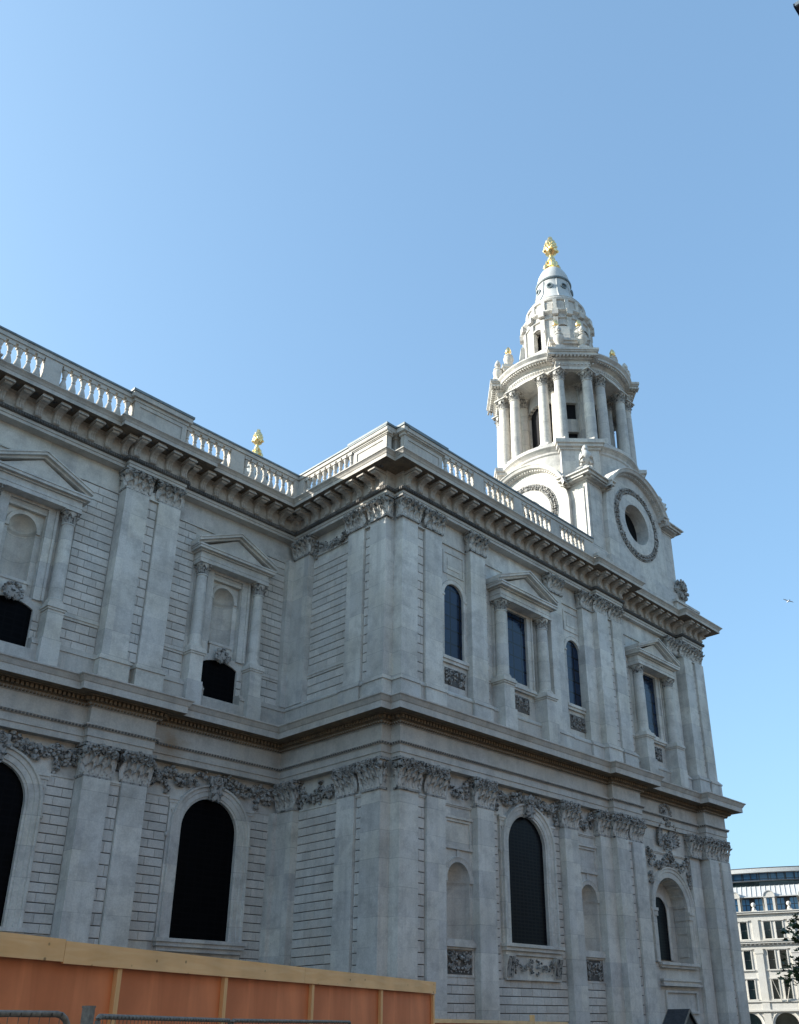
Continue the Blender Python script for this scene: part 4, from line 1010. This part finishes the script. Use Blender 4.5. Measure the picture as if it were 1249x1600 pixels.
# carved finial on the corner of the base
def finial(mb, M):
    for sd in (-1, 1):
        volute(mb, (sd*.55, .4), .38, -.25, .25, 0, M, sd); mb.tube([M @ Vector(p) for p in [(sd*.95,0,.1),(sd*.6,0,.75),(sd*.25,0,1.0),(sd*.2,0,1.5)]], .16, 7)
        leaf(mb, sd*.3, .8, .5, .9, -.1, .3, 0, M)
    mb.lathe([(.3,.0),(.45,.3),(.3,.9),(.2,1.1),(.38,1.3),(.5,1.7),(.46,2.0),(.3,2.2),(.2,2.35),(.26,2.5),(.16,2.75),(.03,2.9)], 14, M=M)
    for k in range(24):
        a = rnd.uniform(0,6.28); mb.blob((.42*math.cos(a), .42*math.sin(a), rnd.uniform(.2,2.)), .13, M=M)
for k in range(4):
    mb = MB(); finial(mb, Matrix.Rotation(R(90*k), 4, 'Z') @ T((-5.15, -5.0, 38.2)) @ Matrix.Rotation(R(-45), 4, 'Z'))
    obj('finial', mb, [M_TW], tower, TB)
# second, southern tower: the same build further back
copy_tree(tower, T((0, 44.4, 0)), cath)

# broken statue base at the west end of the parapet
mb = MB()
mb.box(60.3, 61.6, A-.2, A+1.0, 31.15, 31.5)
for c_, r_, sq in [((60.95,A+.45,33.0),.72,(1,.8,1.0)),((60.45,A+.42,32.75),.5,(1,.85,.95)),((61.2,A+.45,32.5),.55,(.85,.85,1.2)),((60.9,A+.45,31.95),.5,(1,.9,1.)),((60.7,A+.4,32.4),.55,(1,.9,1)),((61.2,A+.42,33.2),.45,(1,.9,.9))]: mb.lathe([(r_*math.sin(t)*sq[0]*(1+.05*math.sin(9*t)), -r_*math.cos(t)*sq[2]) for t in [.02+i*(math.pi-.04)/12 for i in range(13)]], 14, c_)
for k in range(26): mb.blob((60.9+rnd.uniform(-.65,.6), A-.12+rnd.uniform(-.12,.2), 32.7+rnd.uniform(-.7,.75)), rnd.uniform(.1,.2), (1.2,.8,1.3))
obj('stone_finial', mb, [M_CV], cath)
#PART2
# ------------------------------------------------------------------ ground
M_PAVE = stone('paving_stone', (.15,.147,.14), (.08,.08,.08), (.16,.15,.135), soot=.4, soot_scale=.6)
mb = MB(); mb.add([(-1500,-1500,0),(1500,-1500,0),(1500,1500,0),(-1500,1500,0)], [(0,1,2,3)]); structure(obj('pavement', mb, [M_PAVE]))

# ------------------------------------------------------------------ plywood hoarding in front
def wood(name, c0, c1, knots, grain=(30,30,1.2), rough=.65):
    q, t, b = nodes(name)
    tc = N(t, 'ShaderNodeTexCoord'); mp = N(t, 'ShaderNodeMapping'); mp.inputs['Scale'].default_value = grain
    t.links.new(tc.outputs['Object'], mp.inputs['Vector'])
    n1 = N(t, 'ShaderNodeTexNoise', Scale=1., Detail=6., Distortion=1.2); t.links.new(mp.outputs[0], n1.inputs['Vector'])
    col = ramp(t, n1.outputs[0], .3, .7, c0, c1)
    n2 = N(t, 'ShaderNodeTexNoise', Scale=1.3, Detail=4.); t.links.new(tc.outputs['Object'], n2.inputs['Vector'])
    col = mix(t, 1., col, ramp(t, n2.outputs[0], .3, .7, (.82,)*3, (1.08,)*3), 'MULTIPLY')
    if knots:
        v = N(t, 'ShaderNodeTexVoronoi', Scale=knots*1.7); t.links.new(tc.outputs['Object'], v.inputs['Vector'])
        col = mix(t, ramp(t, v.outputs['Distance'], (.06), .12, (.8,)*3, (0,)*3), col, tuple(x*.25 for x in c0))
    t.links.new(col, b.inputs['Base Color']); b.inputs['Roughness'].default_value = rough; b.inputs['Specular IOR Level'].default_value = .25
    bp = N(t, 'ShaderNodeBump', Strength=.12, Distance=.01); t.links.new(n1.outputs[0], bp.inputs['Height']); t.links.new(bp.outputs[0], b.inputs['Normal'])
    return q
M_PLY = wood('plywood_red', (.58,.20,.085), (.78,.29,.13), 0, (2.6,2.6,.45))
M_PINE = wood('pine_board', (.88,.56,.26), (.95,.66,.35), 3.4, (1.5,14,14))
M_PINV = wood('pine_batten', (.82,.50,.22), (.92,.62,.32), 2.4, (14,14,1.5))
M_GALV = plain('galvanised_steel', (.19,.19,.172), .65, .0, .3, 30.)
ang = math.atan2(3.81, 9.39)
HO = T((3.62, 8.57, 0)) @ Matrix.Rotation(ang, 4, 'Z')            # x along the hoarding, y away from the camera
hoard = thing('hoarding', (3.62, 8.57, 0), 'reddish plywood hoarding with pale pine top rail standing before the cathedral', 'hoarding', None, ang)
HL = 10.13
bat = [-1.9-.2, -.25, 1.57, 3.47, 5.6, 7.87]
mb = MB(); mb.box(0, 2.0, .0, .018, 0, 2.46)
ed = [-4.2]+bat+[HL]
for a, b in zip(ed, ed[1:]):
    mb = MB(); mb.box(.004, b-a-.004, .0, .018, .03, 2.47); obj('panel', mb, [M_PLY], hoard, HO @ T((a, 0, 0)))
for x in bat+[HL-.03]:
    mb = MB(); mb.box(-.032, .032, -.05, -.001, .03, 2.30); obj('batten', mb, [M_PINV], hoard, HO @ T((x, 0, 0)))
for a, b, dz in [(-4.2, .73, .014), (.735, 5.3, 0), (5.305, HL, 0)]:
    mb = MB(); mb.box(0, b-a, -.075, -.051, 2.305+dz, 2.50+dz); obj('top_rail', mb, [M_PINE], hoard, HO @ T((a, 0, 0)))
for x in bat[::1]+[HL-.06]:
    mb = MB(); mb.box(x-.05, x+.05, .019, .12, 0, 2.3); mb.tube([(x, .1, 1.9), (x, 1.4, .1)], .035, 6); obj('prop', mb, [M_PINV], hoard, HO)
# return of the hoarding running away at its end, and a lower run beyond
LO = T((17.3, 17.35, 0)) @ Matrix.Rotation(math.atan2(9.35, 19.24), 4, 'Z')
low = thing('hoarding', (17.3, 17.35, 0), 'lower bare timber hoarding further off beside the end of the tall one', 'hoarding', None, math.atan2(9.35, 19.24))
for k in range(9):
    mb = MB(); mb.box(.004, 2.43, 0, .018, 0, 1.98); obj('panel', mb, [M_PLY], low, LO @ T((k*2.44, 0, 0)))
mb = MB(); mb.box(0, 21.9, -.05, -.001, 1.9, 2.0); obj('top_rail', mb, [M_PINE], low, LO)
mb = MB(); mb.box(14.55, 14.75, -.06, .1, 0, 2.22); obj('post', mb, [M_PINV], low, LO)

# ------------------------------------------------------------------ steel mesh fence panels
def fence_panel(p, q, label, z=1.83, r=.1):
    L = math.hypot(q[0]-p[0], q[1]-p[1]); a = math.atan2(q[1]-p[1], q[0]-p[0])
    M = T((p[0], p[1], 0)) @ Matrix.Rotation(a, 4, 'Z')
    f = thing('mesh_fence', (p[0], p[1], 0), label, 'fence panel', 'steel fence panels before the hoarding', a)
    pts = [(0,0,.12),(0,0,z-r)]+[(r-r*math.cos(t),0,z-r+r*math.sin(t)) for t in (.4,.8,1.2)]+[(r,0,z)]+[(L-r,0,z)]+[(L-r+r*math.sin(t),0,z-r+r*math.cos(t)) for t in (.4,.8,1.2)]+[(L,0,z-r),(L,0,.12)]
    mb = MB(); mb.tube(pts, .021, 10); mb.tube([(0,0,.2),(L,0,.2)], .019, 8); obj('frame', mb, [M_GALV], f, M)
    mb = MB()
    n = int(L/.075)
    for i in range(1, n): mb.tube([(L*i/n,-.005,.2),(L*i/n,-.005,z-.0)], .0028, 4)
    for i in range(7): mb.tube([(0,.003,.35+i*.22),(L,.003,.35+i*.22)], .0028, 4)
    for i in range(1, n): mb.tube([(L*i/n,-.006,z-.0),(L*i/n,-.024,z+.005),(L*i/n,-.02,z-.02)], .004, 4)
    obj('mesh', mb, [M_GALV], f, M)
    return f
fence_panel((.1,5.7), (3.24,6.375), 'grey steel fence panel nearest the camera with a rounded end')
fence_panel((3.86,7.14), (6.45,9.13), 'grey steel fence panel starting at the upright post', r=.03)
fence_panel((6.52,9.18), (9.5,10.62), 'grey steel fence panel furthest along the hoarding', r=.03)
fp = thing('fence_post', (3.70,7.0,0), 'square grey steel post between two fence panels', 'post')
Mp = T((3.70,7.0,0)) @ Matrix.Rotation(.5, 4, 'Z')
mb = MB(); mb.box(-.032,.032,-.032,.032,.1,1.885); mb.box(-.035,.035,-.035,.035,1.885,1.9); obj('upright', mb, [M_GALV], fp, Mp)
mb = MB(); mb.extrude([(-.36,0),(.36,0),(.32,.13),(-.32,.13)], 'y', -.12, .12); obj('foot', mb, [plain('concrete', (.3,.3,.29), .9)], fp, Mp)

# ------------------------------------------------------------------ kiosk with a dark gabled roof
KM = T((49.56, 28.47, 0)) @ Matrix.Rotation(R(-78), 4, 'Z')
ki = thing('kiosk', (49.56,28.47,0), 'small kiosk with a dark gabled roof at the foot of the cathedral', 'kiosk', None, R(-78))
M_SLATE = plain('roofing_felt', (.035,.036,.04), .8, 0, .3); M_KW = plain('kiosk_boards', (.05,.045,.04), .7)
mb = MB(); mb.box(-.5,.5,-1.,1.,0,1.8); mb.extrude([(-1.,1.8),(1.,1.8),(0,2.5)], 'x', -.5, .5) ; obj('wall', mb, [M_KW], ki, KM)
for sd in (-1, 1):
    mb = MB(); P = [(0,2.58),(sd*1.35,1.72),(sd*1.35,1.78),(0,2.66)]; mb.extrude(P if sd > 0 else P[::-1], 'x', -.6, .6); obj('roof', mb, [M_SLATE], ki, KM)
for x in (-.62, .62):
    mb = MB()
    for sd in (-1, 1):
        P = [(0,2.52),(sd*1.38,1.63),(sd*1.38,1.77),(0,2.67)]; mb.extrude(P if sd > 0 else P[::-1], 'x', x-.02, x+.02)
    obj('bargeboard', mb, [plain('weathered_board', (.2,.18,.15), .8)], ki, KM)
mb = MB(); mb.box(.5,.53,-.45,.45,0,1.75); obj('door', mb, [M_KW], ki, KM)

# ------------------------------------------------------------------ white office building beyond
OM = T((110, 50.86, 0)) @ Matrix.Rotation(R(-66), 4, 'Z')
off_b = thing('office_building', (110, 50.86, 0), 'white stone office building with paired windows and a curved glass top storey', 'building', None, R(-66))
M_WH = stone('white_stone', (.62,.60,.56), (.36,.35,.33), (.62,.585,.52), soot=.25, soot_scale=.5, streak=.3)
M_OG = plain('office_glass', (.018,.034,.034), .08, 0, .35, 1.2, .6)
M_RG = glass('rooftop_glass', (.09,.25,.46), (.03,.035,.04), .62, .6, .08, .6, .05)
M_SEAM = plain('lead_sheet', (.48,.48,.47), .5, 0, .1); M_DKM = plain('dark_metal', (.05,.055,.06), .5)
S0, S1 = -14.9, 13.1; PER = 4.0
bays = [1.1+PER*k for k in range(-4, 4)]
rows = [(11.12,13.0),(7.78,9.82),(4.6,6.66)]
mb = MB(); ops = []
def office_face():
    # one plate with rectangular holes, row by row
    zs = [3.2]+[z for r_ in rows[::-1] for z in r_]+[14.2]
    xs = sorted([c_+d for c_ in bays for d in (-1.05,-.28,.28,1.05)])
    edges = [S0]+xs+[S1]
    for j in range(len(zs)-1):
        for i in range(len(edges)-1):
            hole = j % 2 == 1 and (i % 2 == 1)
            if not hole: mb.add([(edges[i],0,zs[j]),(edges[i+1],0,zs[j]),(edges[i+1],0,zs[j+1]),(edges[i],0,zs[j+1])], [(0,1,2,3)])
office_face()
wall_face(mb, S0, S1, 0, 3.2, [(c_,1.32,0,1.85,1,.9) for c_ in bays], 0)
for c_ in bays:
    sweep_arch(mb, c_, 1.85, 1.32, .2, [(0,-.3),(0,.02),(.2,.04),(.24,.1),(.32,.1),(.34,0)], 0, 14)
    for z0, z1 in rows:
        for a in (c_-1.05, c_+.28):
            b = a+.77
            for x in (a, b): mb.add([(x,0,z0),(x,.4,z0),(x,.4,z1),(x,0,z1)], [(0,1,2,3)])
            for z in (z0, z1): mb.add([(a,0,z),(b,0,z),(b,.4,z),(a,.4,z)], [(0,1,2,3)])
            mb.box(a-.12, a-.001, -.06, 0, z0, z1+.1); mb.box(b+.001, b+.12, -.06, 0, z0, z1+.1)
        mb.box(c_-1.3, c_+1.3, -.16, 0, z0-.14, z0); mb.box(c_-1.25, c_+1.25, -.14, 0, z1+.101, z1+.22)
    X = c_+PER/2; mb.box(X-.42, X+.42, -.14, 0, 3.5, 10.0); mb.box(X-.36, X+.36, -.12, 0, 10.9, 13.2)
    mb.box(X-.5, X+.5, -.2, 0, 9.5, 9.95); mb.box(X-.4, X+.4, -.1, 0, .2, 3.2)
for z0, z1, e in [(3.3,3.5,.25),(3.502,4.2,.06),(4.3,4.45,.2),(10.0,10.2,.15),(10.202,10.6,.08),(10.602,10.8,.45),(10.802,10.9,.55),(13.2,13.5,.12),(13.502,13.9,.05),(13.902,14.1,.35),(14.102,14.2,.45)]:
    mb.box(S0, S1, -e, .1, z0, z1)
mb.box(S0, S1, 1.2, 14, 0, 14.0)
for i in range(56): mb.box(S0+.5*i+.1, S0+.5*i+.3, -.35, 0, 10.45, 10.6)
obj('wall', mb, [M_WH], off_b, OM)
pane = MB(); pane.box(-.39,.39,.3,.33,-.02,1.0)
for z0, z1 in rows:
    pm = MB(); h_ = z1-z0; pm.box(-.37,.37,.18,.22,0,h_,0); pm.box(-.385,-.35,.12,.179,0,h_,1); pm.box(.35,.385,.12,.179,0,h_,1); pm.box(-.35,.35,.13,.179,h_*.5,h_*.5+.045,1)
    me = mesh(pm, 'window', [M_OG, plain('window_frame', (.12,.12,.12), .5)])
    for c_ in bays:
        for d in (-.665, .665): put('window', me, off_b, OM @ T((c_+d, 0, z0)))
pm = MB(); pm.add([(x, .8, z) for x, z in [(-1.32,0)]+arc(0,1.85,1.32,14)+[(1.32,0)]], [tuple(range(17))])
me = mesh(pm, 'arched_window', [M_OG])
for c_ in bays: put('arched_window', me, off_b, OM @ T((c_, 0, 0)))
# attic storey with dormers, ball finials, lead slope and the curved glass storey
mb = MB(); mb.box(S0, S1, 1.0, 12, 14.0, 15.9)
obj('attic_wall', mb, [M_DKM], off_b, OM)
dm = MB(); dm.box(-.62,-.34,.0,1.0,14.2,15.75); dm.box(.34,.62,.0,1.0,14.2,15.75); dm.box(-.66,.66,-.06,1.0,15.751,15.86)
dm.extrude(arc(0,15.87,.6,12), 'y', .0, 1.2); dm.extrude([(x, z+.0) for x, z in arc(0,15.87,.7,12)]+list(reversed(arc(0,15.87,.61,12))), 'y', -.08, 1.2, 1)
DME = mesh(dm, 'dormer', [M_WH, M_SEAM]); wn = MB(); wn.box(-.34,.34,.3,.34,14.25,15.74); WNE = mesh(wn, 'window', [M_RG])
w2 = MB(); w2.box(-.42,.42,.9,.96,14.25,15.7); W2E = mesh(w2, 'window', [M_RG]); ml = MB(); ml.box(-.12,.12,.6,1.0,14.2,15.85); MLE = mesh(ml, 'mullion', [M_WH])
bl = MB(); bl.lathe([(.2,14.2),(.22,14.5),(.12,14.6),(.1,14.68),(.22,14.78),(.27,14.95),(.22,15.12),(.08,15.2),(.01,15.22)], 14); bl.box(-.3,.3,-.3,.3,14.19,14.32); BLE = mesh(bl, 'ball_finial', [M_WH])
for c_ in bays:
    d = put('dormer', DME, off_b, OM @ T((c_, 0, 0))); put('window', WNE, d, OM @ T((c_, 0, 0)))
    for x in (-1.25, 1.25): put('window', W2E, off_b, OM @ T((c_+x, 0, 0))); put('mullion', MLE, off_b, OM @ T((c_+math.copysign(.8, x), .35, 0)))
    put('ball_finial', BLE, off_b, OM @ T((c_-1.9, -.1, 0)))
mb = MB(); mb.add([(S0,.2,15.9),(S1,.2,15.9),(S1,2.4,17.35),(S0,2.4,17.35)], [(0,1,2,3)])
for i in range(50): x = S0+.56*i; mb.tube([(x,.18,15.93),(x,2.38,17.38)], .035, 5)
mb.box(S0, S1, .1, .35, 15.82, 15.93)
obj('lead_roof', mb, [M_SEAM], off_b, OM)
def curved(name, z0, z1, mat, r=26., cx=.2, dep=2.6, n=40, thick=.25):
    mb = MB(); cy = dep+r; vs = []
    for i in range(n+1):
        a = -.54+1.08*i/n
        for rr, z in ((r,z0),(r,z1),(r-thick,z1),(r-thick,z0)): vs.append((cx+rr*math.sin(a), cy-rr*math.cos(a), z))
    mb.add(vs, [(i*4+j, (i+1)*4+j, (i+1)*4+(j+1)%4, i*4+(j+1)%4) for i in range(n) for j in range(4)], 0, False)
    return obj(name, mb, [mat], off_b, OM)
curved('terrace_glazing', 17.2, 18.0, M_OG, 26.2, dep=2.9); curved('gutter', 17.95, 18.1, M_DKM, 26.6, dep=2.5)
curved('glass_storey', 18.1, 19.0, M_RG, 25.8, dep=3.3); curved('roof_band', 19.0, 19.45, M_SEAM, 26.8, dep=2.3, thick=3.); curved('roof_edge', 19.45, 19.65, M_DKM, 26.2, dep=2.9, thick=20.)
for k in range(26):
    a = -.5+1.0*k/25; mb = MB(); x, y = .8+25.9*math.sin(a), 3.2+25.9-25.9*math.cos(a); mb.box(-.05,.05,-.08,.08,18.1,19.0); obj('glazing_bar', mb, [M_DKM], off_b, OM @ T((x, y, 0)) @ Matrix.Rotation(a, 4, 'Z'))
# two slanting flagpoles on the first floor
for x, sx in ((.9,-1.0),(1.5,.9)):
    mb = MB(); mb.tube([(x,-.2,4.35),(x+sx*.75,-1.6,6.7)], .05, 6, taper=.03); obj('flagpole', mb, [M_WH], off_b, OM)

# ------------------------------------------------------------------ plane tree at the right edge
def leaf_mat(name, a, b):
    q, t, bs = nodes(name); g = N(t, 'ShaderNodeNewGeometry')
    t.links.new(ramp(t, g.outputs['Random Per Island'], 0, 1, a, b), bs.inputs['Base Color']); bs.inputs['Roughness'].default_value = .5
    return q
tr = thing('tree', (36.2,13.7,0), 'dark leafy plane tree reaching in at the right edge', 'tree')
TM = T((36.2,13.7,0))
M_BARK = plain('bark', (.14,.12,.095), .9, 0, .4, 5., .2, .4)
mb = MB(); mb.tube([(0,0,0),(.05,.02,1.2),(-.03,.05,2.4),(.03,0,3.4)], .17, 10, taper=.11)
tips = []
for k in range(16):
    a = k*2.4; z = 2.2+rnd.uniform(0,1.4); r_ = rnd.uniform(1.3,2.3); tp = Vector((r_*math.cos(a), r_*math.sin(a), z+rnd.uniform(.2,1.9)))
    mid = Vector((r_*.45*math.cos(a+.2), r_*.45*math.sin(a+.2), z+.5)); mb.tube([(0,0,z), tuple(mid), tuple(tp)], .06, 6, taper=.015); tips += [tp, (tp+mid)/2, mid*.7+tp*.3]
obj('trunk', mb, [M_BARK], tr, TM)
mb = MB()
for c_ in tips:
    for q in range(48):
        p = c_+Vector((rnd.gauss(0,.26), rnd.gauss(0,.26), rnd.gauss(0,.22))); s_ = rnd.uniform(.08,.14)
        M = T(p) @ Matrix.Rotation(rnd.uniform(0,6.28), 4, 'Z') @ Matrix.Rotation(rnd.uniform(-.9,.9), 4, 'X') @ Matrix.Rotation(rnd.uniform(-.6,.6), 4, 'Y')
        pts = []
        for i in range(10):
            a = i*math.pi/5; rr = s_*(1.15 if i % 2 == 0 else .62); pts.append((rr*math.cos(a), rr*math.sin(a), -.02 if i % 2 else 0))
        mb.add(pts, [tuple(range(10))], 0, False, M)
obj('crown', mb, [leaf_mat('plane_leaves', (.018,.035,.012), (.05,.09,.025))], tr, TM)

# ------------------------------------------------------------------ gull
gp = Vector((0,0,CAM_H))+(_f+_r*((1232-CX)/FPX)-_u*((939.5-CY)/FPX))*95
gu = thing('gull', gp, 'pale gull gliding in the blue sky right of the tower', 'bird')
GM = T(gp) @ Matrix.Rotation(R(-38), 4, 'Z') @ Matrix.Rotation(R(14), 4, 'Y')
mb = MB(); mb.lathe([(.01,-.24),(.05,-.16),(.075,-.02),(.07,.08),(.045,.17),(.05,.2),(.035,.25),(.008,.3)], 10, M=Matrix.Rotation(R(-90), 4, 'X'))
for sd in (-1, 1):
    for zz in (.012, -.012):
        pts = [(0,.1,.03+zz),(sd*.22,.12,.10+zz),(sd*.42,.06,.09+zz),(sd*.6,-.06,.03+zz),(sd*.42,-.05,.08+zz),(sd*.22,-.04,.08+zz),(0,-.06,.02+zz)]
        mb.add(pts, [tuple(range(7))])
mb.add([(-.03,-.2,0),(.03,-.2,0),(.09,-.36,0),(-.09,-.36,0)], [(0,1,2,3)])
obj('body', mb, [plain('gull_grey', (.5,.5,.52), .7)], gu, GM)

# ------------------------------------------------------------------ street lamp whose lantern just enters the top right corner
cp_ = (_f+_r*((1240.5-CX)/FPX)-_u*((10.5-CY)/FPX)); cp_ = Vector((0,0,CAM_H))+cp_*(5.0/cp_.z)
sl = thing('street_lamp', (cp_.x+.3, cp_.y-.3, 0), 'dark square street lamp head cut off by the top right corner', 'street lamp')
SM = T((cp_.x+.3, cp_.y-.3, 0)); zb = cp_.z
M_LB = plain('dark_blue_paint', (.02,.022,.07), .5); M_UND = plain('lamp_underside', (.16,.13,.10), .6)
mb = MB(); mb.lathe([(.11,0),(.11,.9),(.06,1.0),(.045,zb-.1)], 14); obj('post', mb, [M_LB], sl, SM)
mb = MB(); mb.box(-.29,.29,-.29,.29,zb+.002,zb+.02,1); mb.box(-.3,-.291,-.3,.291,zb,zb+.022,2); mb.box(-.3,.3,.292,.3,zb,zb+.022,0); mb.box(-.25,.25,-.25,.25,zb+.021,zb+.05,0); obj('lamp_head', mb, [M_LB, M_UND, plain('white_trim', (.75,.75,.75), .5)], sl, SM)

# ------------------------------------------------------------------ unseen block across the churchyard, added to keep sky light off the lower walls
ob = thing('occluder_block', (20,-16,0), 'unseen brick office block added across the churchyard to shade the lower walls', 'building')
M_BRK = stone('buff_brick', (.25,.195,.15), (.14,.11,.09), (.32,.24,.17), soot=.4)
mb = MB(); mb.box(-60,110,-34,-16,0,25.5); mb.box(-60.3,110.3,-34,-15.7,25.5,26.2); obj('wall', mb, [M_BRK], ob)
mb = MB()
for k in range(42):
    for z in (1.2, 5., 8.8, 12.6, 16.4, 20.2): mb.box(-58+k*4, -55.8+k*4, -16.05, -15.99, z, z+2.3)
obj('glazing', mb, [M_OG], ob)
